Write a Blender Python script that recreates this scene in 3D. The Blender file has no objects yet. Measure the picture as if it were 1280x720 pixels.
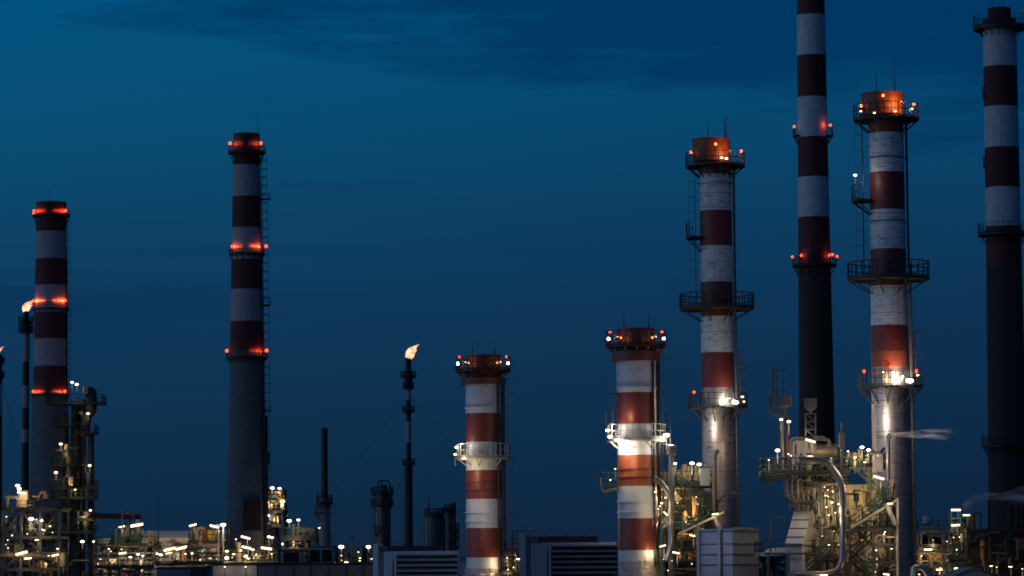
import bpy, math, random
from mathutils import Vector, Matrix
R = math.radians
PI = math.pi
sc = bpy.context.scene
col = sc.collection

# ------------------------------------------------------------------ camera
K = 4300.0                      # focal length in photo pixels (1280 wide)
CAMH = 14.0
PITCH = math.atan((714 - 360) / K)
ROLL = 0.0068
cd = bpy.data.cameras.new('camera')
cd.sensor_width = 36.0
cd.lens = K / 1280 * 36.0
cd.clip_start = 1.0
cd.clip_end = 60000
cd.dof.use_dof = True
cd.dof.focus_distance = 340
cd.dof.aperture_fstop = 0.7
cam = bpy.data.objects.new('camera', cd)
col.objects.link(cam)
MROT = (Matrix.Rotation(PI / 2 + PITCH, 3, 'X') @ Matrix.Rotation(-ROLL, 3, 'Z'))
cam.matrix_world = Matrix.Translation((0, 0, CAMH)) @ MROT.to_4x4()
sc.camera = cam
FWD = MROT @ Vector((0, 0, -1))

def P(px, py, D):
    d = MROT @ Vector(((px - 640) / K, (360 - py) / K, -1))
    return Vector((0, 0, CAMH)) + d * (D / d.y)

def mpp(D):
    return D / K

def ZP(py, D, px=640):
    return P(px, py, D).z

# ------------------------------------------------------------------ materials
MATS = {}
def mat(name, c, rough=0.6, metal=0.0, var=0.25, scale=1.5, streak=0.0, dirt=(0.03, 0.02, 0.015), bump=0.0, seam=0.0, em=None, ems=0.0):
    m = bpy.data.materials.new(name)
    m.use_nodes = True
    nt = m.node_tree; N = nt.nodes; L = nt.links
    b = N['Principled BSDF']
    b.inputs['Roughness'].default_value = rough
    b.inputs['Metallic'].default_value = metal
    tc = N.new('ShaderNodeTexCoord')
    n1 = N.new('ShaderNodeTexNoise'); n1.inputs['Scale'].default_value = scale; n1.inputs['Detail'].default_value = 6
    L.new(tc.outputs['Object'], n1.inputs['Vector'])
    mx = N.new('ShaderNodeMix'); mx.data_type = 'RGBA'
    mx.inputs[6].default_value = (c[0] * (1 - var), c[1] * (1 - var), c[2] * (1 - var), 1)
    mx.inputs[7].default_value = (min(1, c[0] * (1 + var)), min(1, c[1] * (1 + var)), min(1, c[2] * (1 + var)), 1)
    L.new(n1.outputs['Fac'], mx.inputs[0])
    out = mx.outputs[2]
    if streak > 0:
        mp = N.new('ShaderNodeMapping'); mp.inputs['Scale'].default_value = (2.2, 2.2, 0.12)
        L.new(tc.outputs['Object'], mp.inputs['Vector'])
        n2 = N.new('ShaderNodeTexNoise'); n2.inputs['Scale'].default_value = 1.2; n2.inputs['Detail'].default_value = 8
        n2.inputs['Roughness'].default_value = 0.7
        L.new(mp.outputs[0], n2.inputs['Vector'])
        r = N.new('ShaderNodeValToRGB')
        r.color_ramp.elements[0].position = 0.50; r.color_ramp.elements[0].color = (0, 0, 0, 1)
        r.color_ramp.elements[1].position = 0.78; r.color_ramp.elements[1].color = (streak, streak, streak, 1)
        L.new(n2.outputs['Fac'], r.inputs[0])
        m2 = N.new('ShaderNodeMix'); m2.data_type = 'RGBA'
        L.new(r.outputs[0], m2.inputs[0]); L.new(out, m2.inputs[6]); m2.inputs[7].default_value = (*dirt, 1)
        out = m2.outputs[2]
    if seam > 0:   # horizontal weld seams every `seam` metres + blotchy scratches
        sx = N.new('ShaderNodeSeparateXYZ'); L.new(tc.outputs['Object'], sx.inputs[0])
        dv = N.new('ShaderNodeMath'); dv.operation = 'DIVIDE'; dv.inputs[1].default_value = seam; L.new(sx.outputs[2], dv.inputs[0])
        fr = N.new('ShaderNodeMath'); fr.operation = 'FRACT'; L.new(dv.outputs[0], fr.inputs[0])
        lt = N.new('ShaderNodeMath'); lt.operation = 'LESS_THAN'; lt.inputs[1].default_value = 0.10 / seam; L.new(fr.outputs[0], lt.inputs[0])
        mp3 = N.new('ShaderNodeMapping'); mp3.inputs['Scale'].default_value = (0.9, 0.9, 4.5); L.new(tc.outputs['Object'], mp3.inputs['Vector'])
        n3 = N.new('ShaderNodeTexNoise'); n3.inputs['Scale'].default_value = 1.3; n3.inputs['Detail'].default_value = 4
        L.new(mp3.outputs[0], n3.inputs['Vector'])
        g = N.new('ShaderNodeMath'); g.operation = 'GREATER_THAN'; g.inputs[1].default_value = 0.585; L.new(n3.outputs['Fac'], g.inputs[0])
        gm = N.new('ShaderNodeMath'); gm.operation = 'MULTIPLY'; gm.inputs[1].default_value = 0.5; L.new(g.outputs[0], gm.inputs[0])
        lm = N.new('ShaderNodeMath'); lm.operation = 'MULTIPLY'; lm.inputs[1].default_value = 0.55; L.new(lt.outputs[0], lm.inputs[0])
        mxm = N.new('ShaderNodeMath'); mxm.operation = 'MAXIMUM'; L.new(gm.outputs[0], mxm.inputs[0]); L.new(lm.outputs[0], mxm.inputs[1])
        m3 = N.new('ShaderNodeMix'); m3.data_type = 'RGBA'
        L.new(mxm.outputs[0], m3.inputs[0]); L.new(out, m3.inputs[6]); m3.inputs[7].default_value = (*dirt, 1)
        out = m3.outputs[2]
    L.new(out, b.inputs['Base Color'])
    if bump > 0:
        bp = N.new('ShaderNodeBump'); bp.inputs['Strength'].default_value = bump
        L.new(n1.outputs['Fac'], bp.inputs['Height']); L.new(bp.outputs[0], b.inputs['Normal'])
    if em:
        b.inputs['Emission Color'].default_value = (*em, 1)
        b.inputs['Emission Strength'].default_value = ems
    MATS[name] = m
    return m

mat('red_paint_concrete', (0.085, 0.009, 0.013), 0.75, streak=0.5)
mat('white_paint_concrete', (0.44, 0.46, 0.50), 0.75, streak=0.5, dirt=(0.12, 0.09, 0.09))
mat('pale_paint_concrete', (0.30, 0.28, 0.31), 0.75, streak=0.45, dirt=(0.09, 0.06, 0.07))
mat('raw_concrete', (0.105, 0.118, 0.140), 0.85, streak=0.4, bump=0.2, seam=3.0, dirt=(0.05, 0.045, 0.045))
mat('dark_concrete', (0.046, 0.026, 0.020), 0.9, streak=0.4, bump=0.2)
mat('brown_concrete', (0.040, 0.028, 0.024), 0.9, streak=0.4, bump=0.2, seam=4)
mat('red_paint_steel', (0.125, 0.016, 0.014), 0.5, streak=0.45, seam=2.4)
mat('red_paint_smooth', (0.13, 0.022, 0.018), 0.45, streak=0.25)
mat('dark_red_steel', (0.085, 0.010, 0.012), 0.55, streak=0.2)
mat('orange_lit_steel', (0.22, 0.050, 0.018), 0.55, streak=0.85, var=.45)  # orange lamplight put into the paint colour
mat('white_paint_steel', (0.50, 0.55, 0.62), 0.5, streak=0.6, seam=2.4, dirt=(0.14, 0.07, 0.05))
mat('white_paint_smooth', (0.46, 0.50, 0.58), 0.45, streak=0.25, dirt=(0.2, 0.14, 0.12))
mat('bare_steel', (0.34, 0.30, 0.30), 0.42, 0.75, streak=0.6, dirt=(0.06, 0.04, 0.03), seam=3.0)
mat('dark_steel', (0.025, 0.026, 0.028), 0.6, 0.3)
mat('soot_steel', (0.018, 0.016, 0.017), 0.8)
mat('grey_steel', (0.085, 0.085, 0.09), 0.5, 0.3, streak=0.3)
mat('white_steel', (0.36, 0.35, 0.34), 0.5, streak=0.2, dirt=(0.2, 0.15, 0.1))
mat('green_rail', (0.010, 0.050, 0.036), 0.5)
mat('dark_green', (0.010, 0.034, 0.028), 0.6)
mat('teal_pipe', (0.03, 0.14, 0.17), 0.45)
mat('silver_pipe', (0.30, 0.29, 0.29), 0.32, 0.8, var=0.2)
mat('insulated_pipe', (0.145, 0.13, 0.11), 0.5, 0.3, streak=0.4)
mat('cream_casing', (0.30, 0.25, 0.16), 0.6, streak=0.5, dirt=(0.12, 0.08, 0.04), seam=1.6)
mat('grey_cladding', (0.36, 0.37, 0.42), 0.55, streak=0.25, dirt=(0.1, 0.09, 0.09))
mat('blue_grey_cladding', (0.14, 0.165, 0.21), 0.55, streak=0.25)
mat('pale_cladding', (0.42, 0.42, 0.46), 0.5, streak=0.3, dirt=(0.2, 0.17, 0.16))
mat('maroon_panel', (0.030, 0.010, 0.010), 0.8, streak=0.4)
mat('lilac_cladding', (0.27, 0.28, 0.35), 0.5, streak=0.3, dirt=(0.16, 0.15, 0.18))
mat('silencer_paint', (0.09, 0.09, 0.105), 0.6, streak=0.3)
mat('beige_wall', (0.22, 0.16, 0.145), 0.8, streak=0.3)
mat('rust', (0.085, 0.024, 0.014), 0.85, var=0.4)
mat('ochre_tank', (0.33, 0.19, 0.07), 0.6, streak=0.5)
mat('yellow_paint', (0.55, 0.35, 0.03), 0.5)
mat('black_void', (0.006, 0.006, 0.007), 0.95)
mat('ground_soil', (0.03, 0.03, 0.028), 0.95, scale=0.05)
mat('roof_sheet', (0.50, 0.47, 0.44), 0.6, streak=0.2)
mat('bark', (0.03, 0.025, 0.02), 0.9)
mat('foliage', (0.012, 0.022, 0.012), 0.8)

def emat(name, c, s):
    m = bpy.data.materials.new(name); m.use_nodes = True
    nt = m.node_tree; nt.nodes.clear()
    e = nt.nodes.new('ShaderNodeEmission'); o = nt.nodes.new('ShaderNodeOutputMaterial')
    n = nt.nodes.new('ShaderNodeTexNoise'); n.inputs['Scale'].default_value = 3
    mm = nt.nodes.new('ShaderNodeMath'); mm.operation = 'MULTIPLY_ADD'; mm.inputs[1].default_value = s * 0.3; mm.inputs[2].default_value = s * 0.85
    nt.links.new(n.outputs['Fac'], mm.inputs[0]); nt.links.new(mm.outputs[0], e.inputs[1])
    e.inputs[0].default_value = (*c, 1)
    nt.links.new(e.outputs[0], o.inputs[0])
    m.cycles.emission_sampling = 'NONE'
    MATS[name] = m
emat('lamp_warm', (1.0, 0.74, 0.36), 5.0)
emat('lamp_white', (1.0, 0.86, 0.62), 8.0)
emat('lamp_red', (1.0, 0.06, 0.02), 5.0)
emat('lamp_orange', (1.0, 0.20, 0.04), 4.0)

def flame_mat():
    m = bpy.data.materials.new('flame'); m.use_nodes = True
    nt = m.node_tree; nt.nodes.clear(); N = nt.nodes; L = nt.links
    o = N.new('ShaderNodeOutputMaterial'); e = N.new('ShaderNodeEmission')
    tc = N.new('ShaderNodeTexCoord')
    n = N.new('ShaderNodeTexNoise'); n.inputs['Scale'].default_value = 0.7; n.inputs['Detail'].default_value = 3
    r = N.new('ShaderNodeValToRGB')
    r.color_ramp.elements[0].position = 0.35; r.color_ramp.elements[0].color = (1.0, 0.22, 0.08, 1)
    r.color_ramp.elements[1].position = 0.6; r.color_ramp.elements[1].color = (1.0, 0.60, 0.38, 1)
    L.new(tc.outputs['Object'], n.inputs['Vector']); L.new(n.outputs['Fac'], r.inputs[0])
    L.new(r.outputs[0], e.inputs[0]); e.inputs[1].default_value = 1.6
    L.new(e.outputs[0], o.inputs[0])
    MATS['flame'] = m
flame_mat()

def steam_mat(name, dens, c, scale, axis=None):
    m = bpy.data.materials.new(name); m.use_nodes = True
    nt = m.node_tree; nt.nodes.clear(); N = nt.nodes; L = nt.links
    o = N.new('ShaderNodeOutputMaterial'); v = N.new('ShaderNodeVolumePrincipled')
    v.inputs['Color'].default_value = (*c, 1)
    tc = N.new('ShaderNodeTexCoord')
    mp = N.new('ShaderNodeMapping'); mp.inputs['Scale'].default_value = (0.35, 1, 2.4); L.new(tc.outputs['Object'], mp.inputs['Vector'])
    n = N.new('ShaderNodeTexNoise'); n.inputs['Scale'].default_value = scale; n.inputs['Detail'].default_value = 4
    r = N.new('ShaderNodeMapRange'); r.inputs[1].default_value = 0.45; r.inputs[2].default_value = 0.72; r.inputs[3].default_value = 0; r.inputs[4].default_value = dens
    L.new(mp.outputs[0], n.inputs['Vector']); L.new(n.outputs['Fac'], r.inputs[0]); L.new(r.outputs[0], v.inputs['Density'])
    if axis:   # density fades away from the jet's axis, whose radius grows downwind
        x0, y0, z0, r0, gr = axis
        sp = N.new('ShaderNodeSeparateXYZ'); L.new(tc.outputs['Object'], sp.inputs[0])
        def mm(op, a, b):
            q = N.new('ShaderNodeMath'); q.operation = op
            for i, w_ in enumerate((a, b)):
                if isinstance(w_, (int, float)): q.inputs[i].default_value = w_
                else: L.new(w_, q.inputs[i])
            return q.outputs[0]
        dy = mm('SUBTRACT', sp.outputs[1], y0); dz_ = mm('SUBTRACT', sp.outputs[2], z0)
        rr = mm('ADD', mm('MULTIPLY', mm('SUBTRACT', sp.outputs[0], x0), gr), r0)
        q2 = mm('DIVIDE', mm('ADD', mm('MULTIPLY', dy, dy), mm('MULTIPLY', dz_, dz_)), mm('MULTIPLY', rr, rr))
        f = N.new('ShaderNodeMath'); f.operation = 'SUBTRACT'; f.use_clamp = True; f.inputs[0].default_value = 1; L.new(q2, f.inputs[1])
        e_ = N.new('ShaderNodeMapRange'); L.new(sp.outputs[0], e_.inputs[0]); e_.inputs[1].default_value = x0 + 2.2; e_.inputs[2].default_value = x0 + 5.6; e_.inputs[3].default_value = 1; e_.inputs[4].default_value = 0
        L.new(mm('MULTIPLY', mm('MULTIPLY', r.outputs[0], f.outputs[0]), e_.outputs[0]), v.inputs['Density'])
    L.new(v.outputs[0], o.inputs['Volume'])
    MATS[name] = m
_a = P(1112, 543, 303); steam_mat('steam_white', 8.0, (1, 0.92, 0.9), 1.3, (_a.x, 303.0, _a.z, .14, .10))
steam_mat('steam_grey', 0.7, (0.75, 0.8, 0.9), 0.35)

# ------------------------------------------------------------------ mesh builder
class MB:
    def __init__(s):
        s.v = []; s.f = []; s.m = []; s.sm = []
    def add(s, vs, fs, mi=0, smooth=False):
        o = len(s.v); s.v += [tuple(x) for x in vs]
        for f in fs:
            s.f.append(tuple(i + o for i in f)); s.m.append(mi); s.sm.append(smooth)
    def box(s, c, sx, sy, sz, rot=0, mi=0):
        ca, sa = math.cos(rot), math.sin(rot); vs = []
        for dz in (-.5, .5):
            for dx, dy in ((-.5, -.5), (.5, -.5), (.5, .5), (-.5, .5)):
                x, y = dx * sx, dy * sy
                vs.append((c[0] + x * ca - y * sa, c[1] + x * sa + y * ca, c[2] + dz * sz))
        s.add(vs, [(0, 3, 2, 1), (4, 5, 6, 7), (0, 1, 5, 4), (1, 2, 6, 5), (2, 3, 7, 6), (3, 0, 4, 7)], mi)
    def hexa(s, b4, t4, mi=0):
        s.add(list(b4) + list(t4), [(0, 3, 2, 1), (4, 5, 6, 7), (0, 1, 5, 4), (1, 2, 6, 5), (2, 3, 7, 6), (3, 0, 4, 7)], mi)
    def bar(s, a, b, r=0.05, n=4, mi=0, r2=None):
        a = Vector(a); b = Vector(b); d = b - a
        if d.length < 1e-6: return
        d.normalize(); r2 = r if r2 is None else r2
        u = d.cross(Vector((0, 0, 1)))
        if u.length < 1e-3: u = Vector((1, 0, 0))
        u.normalize(); w = d.cross(u); vs = []
        for p, rr in ((a, r), (b, r2)):
            for k in range(n):
                t = 2 * PI * k / n + PI / 4
                vs.append(p + u * (rr * math.cos(t)) + w * (rr * math.sin(t)))
        s.add(vs, [(k, (k + 1) % n, n + (k + 1) % n, n + k) for k in range(n)], mi, n > 5)
        s.add(vs[:n], [tuple(range(n - 1, -1, -1))], mi); s.add(vs[n:], [tuple(range(n))], mi)
    def tube(s, pts, r, n=10, bend=0.0, mi=0):
        pts = [Vector(p) for p in pts]
        if bend > 0 and len(pts) > 2:
            q = [pts[0]]
            for i in range(1, len(pts) - 1):
                a, b, c = pts[i - 1], pts[i], pts[i + 1]
                d1 = (a - b); d2 = (c - b); t = min(bend, d1.length * .48, d2.length * .48)
                p1 = b + d1.normalized() * t; p2 = b + d2.normalized() * t
                for k in range(7):
                    u = k / 6; q.append(p1 * (1 - u) ** 2 + b * 2 * u * (1 - u) + p2 * u * u)
            q.append(pts[-1]); pts = q
        rings = []; u = None
        for i, p in enumerate(pts):
            a = pts[max(i - 1, 0)]; b = pts[min(i + 1, len(pts) - 1)]; d = (b - a)
            if d.length < 1e-6: d = Vector((0, 0, 1))
            d.normalize()
            if u is None:
                u = d.cross(Vector((0, 0, 1)))
                if u.length < 1e-2: u = d.cross(Vector((0, 1, 0)))
            u = u - d * u.dot(d)
            u.normalize(); w = d.cross(u)
            rr = r[i] if isinstance(r, (list, tuple)) else r
            rings.append([p + u * (rr * math.cos(2 * PI * k / n)) + w * (rr * math.sin(2 * PI * k / n)) for k in range(n)])
        vs = [x for ring in rings for x in ring]; fs = []
        for i in range(len(rings) - 1):
            for k in range(n):
                fs.append((i * n + k, i * n + (k + 1) % n, (i + 1) * n + (k + 1) % n, (i + 1) * n + k))
        s.add(vs, fs, mi, True)
        s.add(rings[0], [tuple(range(n - 1, -1, -1))], mi); s.add(rings[-1], [tuple(range(n))], mi)
    def lathe(s, c, prof, n=40, mis=None):
        # prof: (r, z) list ; each segment own ring pair -> crisp between segments
        for i in range(len(prof) - 1):
            (r0, z0), (r1, z1) = prof[i], prof[i + 1]
            if abs(r0 - r1) < 1e-6 and abs(z0 - z1) < 1e-6: continue
            vs = []
            for r, z in ((r0, z0), (r1, z1)):
                for k in range(n):
                    t = 2 * PI * k / n
                    vs.append((c[0] + r * math.cos(t), c[1] + r * math.sin(t), z))
            s.add(vs, [(k, n + k, n + (k + 1) % n, (k + 1) % n) for k in range(n)], (mis[i] if mis else 0), True)
    def sphere(s, c, r, n=12, sq=(1, 1, 1), mi=0):
        m = n // 2; vs = [(c[0], c[1], c[2] + r * sq[2])]
        for i in range(1, m):
            ph = PI * i / m
            for k in range(n):
                t = 2 * PI * k / n
                vs.append((c[0] + r * sq[0] * math.sin(ph) * math.cos(t), c[1] + r * sq[1] * math.sin(ph) * math.sin(t), c[2] + r * sq[2] * math.cos(ph)))
        vs.append((c[0], c[1], c[2] - r * sq[2])); L = len(vs) - 1; fs = []
        for k in range(n): fs.append((0, 1 + k, 1 + (k + 1) % n))
        for i in range(m - 2):
            for k in range(n):
                a = 1 + i * n + k; b = 1 + i * n + (k + 1) % n
                fs.append((a, a + n, b + n, b))
        for k in range(n): fs.append((L, 1 + (m - 2) * n + (k + 1) % n, 1 + (m - 2) * n + k))
        s.add(vs, fs, mi, True)
    def arc_deck(s, c, z, ri, ro, a0, a1, th=0.15, mi=0):
        n = max(4, int(abs(a1 - a0) / R(9))); vs = []
        for k in range(n + 1):
            t = a0 + (a1 - a0) * k / n; co, si = math.cos(t), math.sin(t)
            for r, zz in ((ri, z), (ro, z), (ro, z - th), (ri, z - th)):
                vs.append((c[0] + r * co, c[1] + r * si, zz))
        fs = []
        for k in range(n):
            for j in range(4):
                fs.append((4 * k + j, 4 * k + (j + 1) % 4, 4 * k + 4 + (j + 1) % 4, 4 * k + 4 + j))
        fs += [(3, 2, 1, 0), (4 * n, 4 * n + 1, 4 * n + 2, 4 * n + 3)]
        s.add(vs, fs, mi)
    def rail(s, pts, h=1.1, r=0.045, step=1.4, mi=0):
        pts = [Vector(p) for p in pts]
        for a, b in zip(pts, pts[1:]):
            for zz in (h, h * .52):
                s.bar(a + Vector((0, 0, zz)), b + Vector((0, 0, zz)), r, 4, mi)
            s.bar(a + Vector((0, 0, .1)), b + Vector((0, 0, .1)), r * 1.3, 4, mi)
            m = max(1, round((b - a).length / step))
            for k in range(m + 1):
                p = a.lerp(b, k / m); s.bar(p, p + Vector((0, 0, h)), r, 4, mi)
    def arc_rail(s, c, z, ro, a0, a1, h=1.1, r=0.045, mi=0):
        n = max(4, int(abs(a1 - a0) / R(12)))
        pts = [Vector((c[0] + ro * math.cos(a0 + (a1 - a0) * k / n), c[1] + ro * math.sin(a0 + (a1 - a0) * k / n), z)) for k in range(n + 1)]
        for a, b in zip(pts, pts[1:]):
            for zz in (h, h * .52, .1): s.bar(a + Vector((0, 0, zz)), b + Vector((0, 0, zz)), r, 4, mi)
        for a in pts: s.bar(a, a + Vector((0, 0, h)), r, 4, mi)
    def build(s, name, mats, parent=None, label=None):
        if isinstance(mats, str): mats = [mats]
        off = Vector((0, 0, 0)); p = parent
        while p is not None: off += p.location; p = p.parent
        me = bpy.data.meshes.new(name)
        me.from_pydata([(v[0] - off.x, v[1] - off.y, v[2] - off.z) for v in s.v], [], s.f)
        for m in mats: me.materials.append(MATS[m])
        me.polygons.foreach_set('material_index', s.m)
        me.polygons.foreach_set('use_smooth', s.sm)
        me.update()
        o = bpy.data.objects.new(name, me); col.objects.link(o)
        if parent is not None: o.parent = parent
        if label: o['label'] = label
        return o

def thing(name, loc, label, cat, group=None):
    o = bpy.data.objects.new(name, None); o.empty_display_size = 1
    col.objects.link(o); o.location = loc
    o['label'] = label; o['category'] = cat; o['kind'] = 'thing'
    if group: o['group'] = group
    return o

def tag(o, label=None, cat=None, group=None, kind=None):
    if label: o['label'] = label
    if cat: o['category'] = cat
    if group: o['group'] = group
    if kind: o['kind'] = kind
    return o

def base(px, D, py=650):
    p = P(px, py, D); return Vector((p.x, p.y, 0))

# ------------------------------------------------------------------ lamps and added lights
NL = [0]
def light(root, p, w, c, rad=0.15, spot=None, aim=None, ang=120):  # serves real fixtures and also added fill lights that have none
    ld = bpy.data.lights.new('lamp_or_fill_light', 'SPOT' if aim is not None else 'POINT')
    ld.energy = w; ld.color = c; ld.shadow_soft_size = rad
    o = bpy.data.objects.new('lamp_or_fill_light', ld); col.objects.link(o)
    off = Vector((0, 0, 0)); q = root
    while q is not None: off += q.location; q = q.parent
    o.location = Vector(p) - off; o.parent = root
    if aim is not None:
        ld.spot_size = R(ang); ld.spot_blend = 0.6
        o.rotation_euler = (Vector(aim) - Vector(p)).to_track_quat('-Z', 'Y').to_euler()
    NL[0] += 1
    return o
WARM = (1.0, 0.70, 0.34); WHITE = (1.0, 0.86, 0.66); RED = (1.0, 0.07, 0.02); ORANGE = (1.0, 0.30, 0.06)

def lamp(root, px, py, D, kind='flood', w=120, size=1.0, post=1.2, tilt=12, off=None, lit=True):
    """flood: small round head on a stalk; tube: long fluorescent batten; white: bright white floodlight"""
    p = P(px, py, D); k = size * mpp(D) * 1.0
    h = MB(); b = MB()
    if kind in ('tube',):
        l = 9.5 * k / 2; t = R(tilt)
        d = Vector((math.cos(t), 0, math.sin(t)))
        b.tube([p - d * l, p + d * l], .85 * k, 8)
        h.bar(p - d * l * .98 + Vector((0, .12, 1.5 * k)), p + d * l * .98 + Vector((0, .12, 1.5 * k)), 0.7 * k, 4)
        h.bar(p + Vector((0, .15, 0)) + d * l * .4, p + Vector((0, .15, -post)) + d * l * .4, 0.05, 4)
        em, c = 'lamp_warm', WARM
    else:
        e = 1.75 * k
        b.sphere(p, e, 10, (1.25, 1, .72))
        h.lathe((p.x, p.y), [(e * .3, p.z + e * 1.15), (e * 1.3, p.z + e * .75), (e * 1.3, p.z + e * .6)], 10)
        h.bar(p + Vector((0, e * .9, e * .8)), p + Vector((0, e * .9, -post)), 0.055, 4)
        em, c = ('lamp_white', WHITE) if kind == 'white' else ('lamp_warm', WARM)
    f = h.build('floodlight' if kind != 'tube' else 'batten_light', 'grey_steel', root)
    bb = b.build('bulb' if kind != 'tube' else 'light_tube', em, f)
    if lit:
        o = off or (0, -0.5, -0.6)
        light(f, p + Vector(o), w * (.9 if off else .42), c, 0.25)
    return f

def beacon(root, p, r=0.22, w=60, kind='red', wall=None, post=0.6):
    p = Vector(p); h = MB(); b = MB()
    h.lathe((p.x, p.y), [(0.0, p.z - r), (r * .9, p.z - r), (r * .9, p.z - r - .12), (0, p.z - r - .12)], 10)
    h.bar(p - Vector((0, 0, r)), p - Vector((0, 0, post)), 0.04, 4)
    b.sphere(p, r, 10, (1, 1, 1.1))
    f = h.build('warning_lamp', 'dark_steel', root)
    b.build('bulb', {'red': 'lamp_red', 'orange': 'lamp_orange', 'white': 'lamp_white'}[kind], f)
    if w > 0:
        q = p if wall is None else p.lerp(Vector(wall), 0.5)
        light(f, q, w, {'red': RED, 'orange': ORANGE, 'white': WHITE}[kind], 0.1)

# ------------------------------------------------------------------ stack builder
def stack(name, label, cat, cx, cy, D, prof, mats, group=None, inner='soot_steel', crown=None):
    """prof: (y_px, width_px, material index of the stretch below) from the top down"""
    c = P(cx, cy, D); root = thing(name, (c.x, c.y, 0), label, cat, group)
    k = mpp(D); pr = []; mi = []
    dz = lambda y: P(cx, y, D).z
    z0 = dz(prof[0][0]); r0 = prof[0][1] / 2 * k
    pr += [(r0 * .80, z0 - 4), (r0 * .80, z0), (r0, z0)]; mi += [len(mats), len(mats)]
    for i, (y, w, m) in enumerate(prof):
        if i: pr.append((w / 2 * k, dz(y)))
        mi.append(m)
    # extend to the ground with the last taper
    (ya, wa, _), (yb, wb, _) = prof[-2], prof[-1]
    za, zb = dz(ya), dz(yb); sl = (wb - wa) / max(.01, (za - zb)) if yb - ya > 5 else 0
    pr.append(((wb + max(0, sl) * zb) / 2 * k, 0)); 
    m = MB(); m.lathe((c.x, c.y), pr, 48, mi)
    m.lathe((c.x, c.y), [(0.0, z0 - 4), (r0 * .8, z0 - 4)], 48, [len(mats)])
    m.build('shell', mats + [inner], root)
    if crown:
        y0, y1, w_, dx, mm = crown; cc = (c.x + dx * k, c.y); r_ = w_ / 2 * k; za, zb = dz(y0), dz(y1); q = MB()
        q.lathe(cc, [(r_ * .94, za - 2), (r_ * .94, za), (r_ + .06, za), (r_ + .06, za - .18), (r_, za - .18), (r_, (za + zb) / 2 + .05), (r_ + .05, (za + zb) / 2 + .05), (r_ + .05, (za + zb) / 2 - .05), (r_, (za + zb) / 2 - .05), (r_, zb), (r_ * .7, zb)], 48)
        q.build('crown', mm, root)
    return root, c, dz, k

def platform(root, c, z, ri, ro, a0=0, a1=360, h=1.15, drop=1.6, nb=10, m='dark_steel', rm=None, th=0.18, skirt=0.0, r=0.045):
    a0, a1 = R(a0), R(a1); b = MB()
    b.arc_deck(c, z, ri, ro, a0, a1, th)
    for k in range(nb):
        t = a0 + (a1 - a0) * (k + .5) / nb; co, si = math.cos(t), math.sin(t)
        b.bar((c[0] + ro * .97 * co, c[1] + ro * .97 * si, z - th), (c[0] + ri * co, c[1] + ri * si, z - drop), 0.07, 4)
        b.bar((c[0] + ro * .97 * co, c[1] + ro * .97 * si, z - th - .05), (c[0] + ri * co, c[1] + ri * si, z - th - .05), 0.08, 4)
    if skirt: b.lathe(c, [(ro, z), (ro, z - skirt)], 40)
    p = b.build('platform', m, root)
    q = MB(); q.arc_rail(c, z, ro - .05, a0, a1, h, r)
    q.build('railing', rm or m, p)
    return p

def ladder(root, x, y, z0, z1, x1=None, y1=None, cage=True, w=0.45, m='dark_steel', nx=1, step=0.9, cr=0.45, r=0.04):
    """ladder from (x,y,z0) to (x1,y1,z1), cage bulging toward +-x"""
    x1 = x if x1 is None else x1; y1 = y if y1 is None else y1
    a = Vector((x, y, z0)); b = Vector((x1, y1, z1)); L = MB()
    o = Vector((0, w / 2, 0)) if nx else Vector((w / 2, 0, 0))
    L.bar(a - o, b - o, r); L.bar(a + o, b + o, r)
    n = int(abs(z1 - z0) / step)
    for i in range(n + 1):
        p = a.lerp(b, i / max(1, n)); L.bar(p - o, p + o, r * .8)
        if nx: L.bar(p, p - Vector((nx * .55, 0, 0)), r * .7)
    p_ = L.build('ladder', m, root)
    if cage:
        q = MB(); n = int(abs(z1 - z0) / 1.5)
        pv = None
        for i in range(n + 1):
            p = a.lerp(b, i / max(1, n)); ring = []
            for t in (-90, -45, 0, 45, 90):
                if nx: ring.append(p + Vector((nx * cr * 1.5 * math.cos(R(t)), cr * math.sin(R(t)), 0)))
                else: ring.append(p + Vector((cr * math.sin(R(t)), -cr * 1.5 * math.cos(R(t)), 0)))
            for u, v in zip(ring, ring[1:]): q.bar(u, v, r * .7)
            if pv:
                for u, v in zip(pv[::2], ring[::2]): q.bar(u, v, r * .6)
            pv = ring
        q.build('safety_cage', m, p_)
    return p_

def pipe(root, pts, r, m='insulated_pipe', bend=0.6, name='pipe', n=10):
    b = MB(); b.tube([P(*p) for p in pts], r, n, bend)
    return b.build(name, m, root)

def rod(root, p, h, m='dark_steel', r=0.06, name='lightning_rod'):
    b = MB(); b.bar(p, Vector(p) + Vector((0, 0, h)), r, 5, 0, r * .4); return b.build(name, m, root)

def ring(mb, c, z, r, k=0.12, h=0.14):
    mb.lathe(c, [(r - .02, z - h), (r + k, z - h), (r + k, z + h), (r - .02, z + h)], 40)

# ================================================================== SETTING
g = MB(); S = 30000
g.add([(-S, -400, 0), (S, -400, 0), (S, S, 0), (-S, S, 0)], [(0, 1, 2, 3)])
tag(g.build('ground', 'ground_soil'), kind='structure')

# ================================================================== CONCRETE CHIMNEYS
RED_C, WHT_C, PAL_C, RAW = 0, 1, 2, 3
CM = ['red_paint_concrete', 'white_paint_concrete', 'pale_paint_concrete', 'raw_concrete', 'dark_concrete', 'brown_concrete', 'soot_steel']
def wash(root, c, rs, t, z, w):
    # added red points by the concrete shape a streak, brightest at its outer end
    s_ = 1 if t < -90 else -1
    t0 = -152 if t < -90 else -28
    for i, f in enumerate((1, .85, .6, .4, .25, .12)):
        a = R(t0 + s_ * i * 9); light(root, (c.x + (rs + .17) * math.cos(a), c.y + (rs + .17) * math.sin(a), z), w * f * .95, (1, .11, .025), .05)
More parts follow.
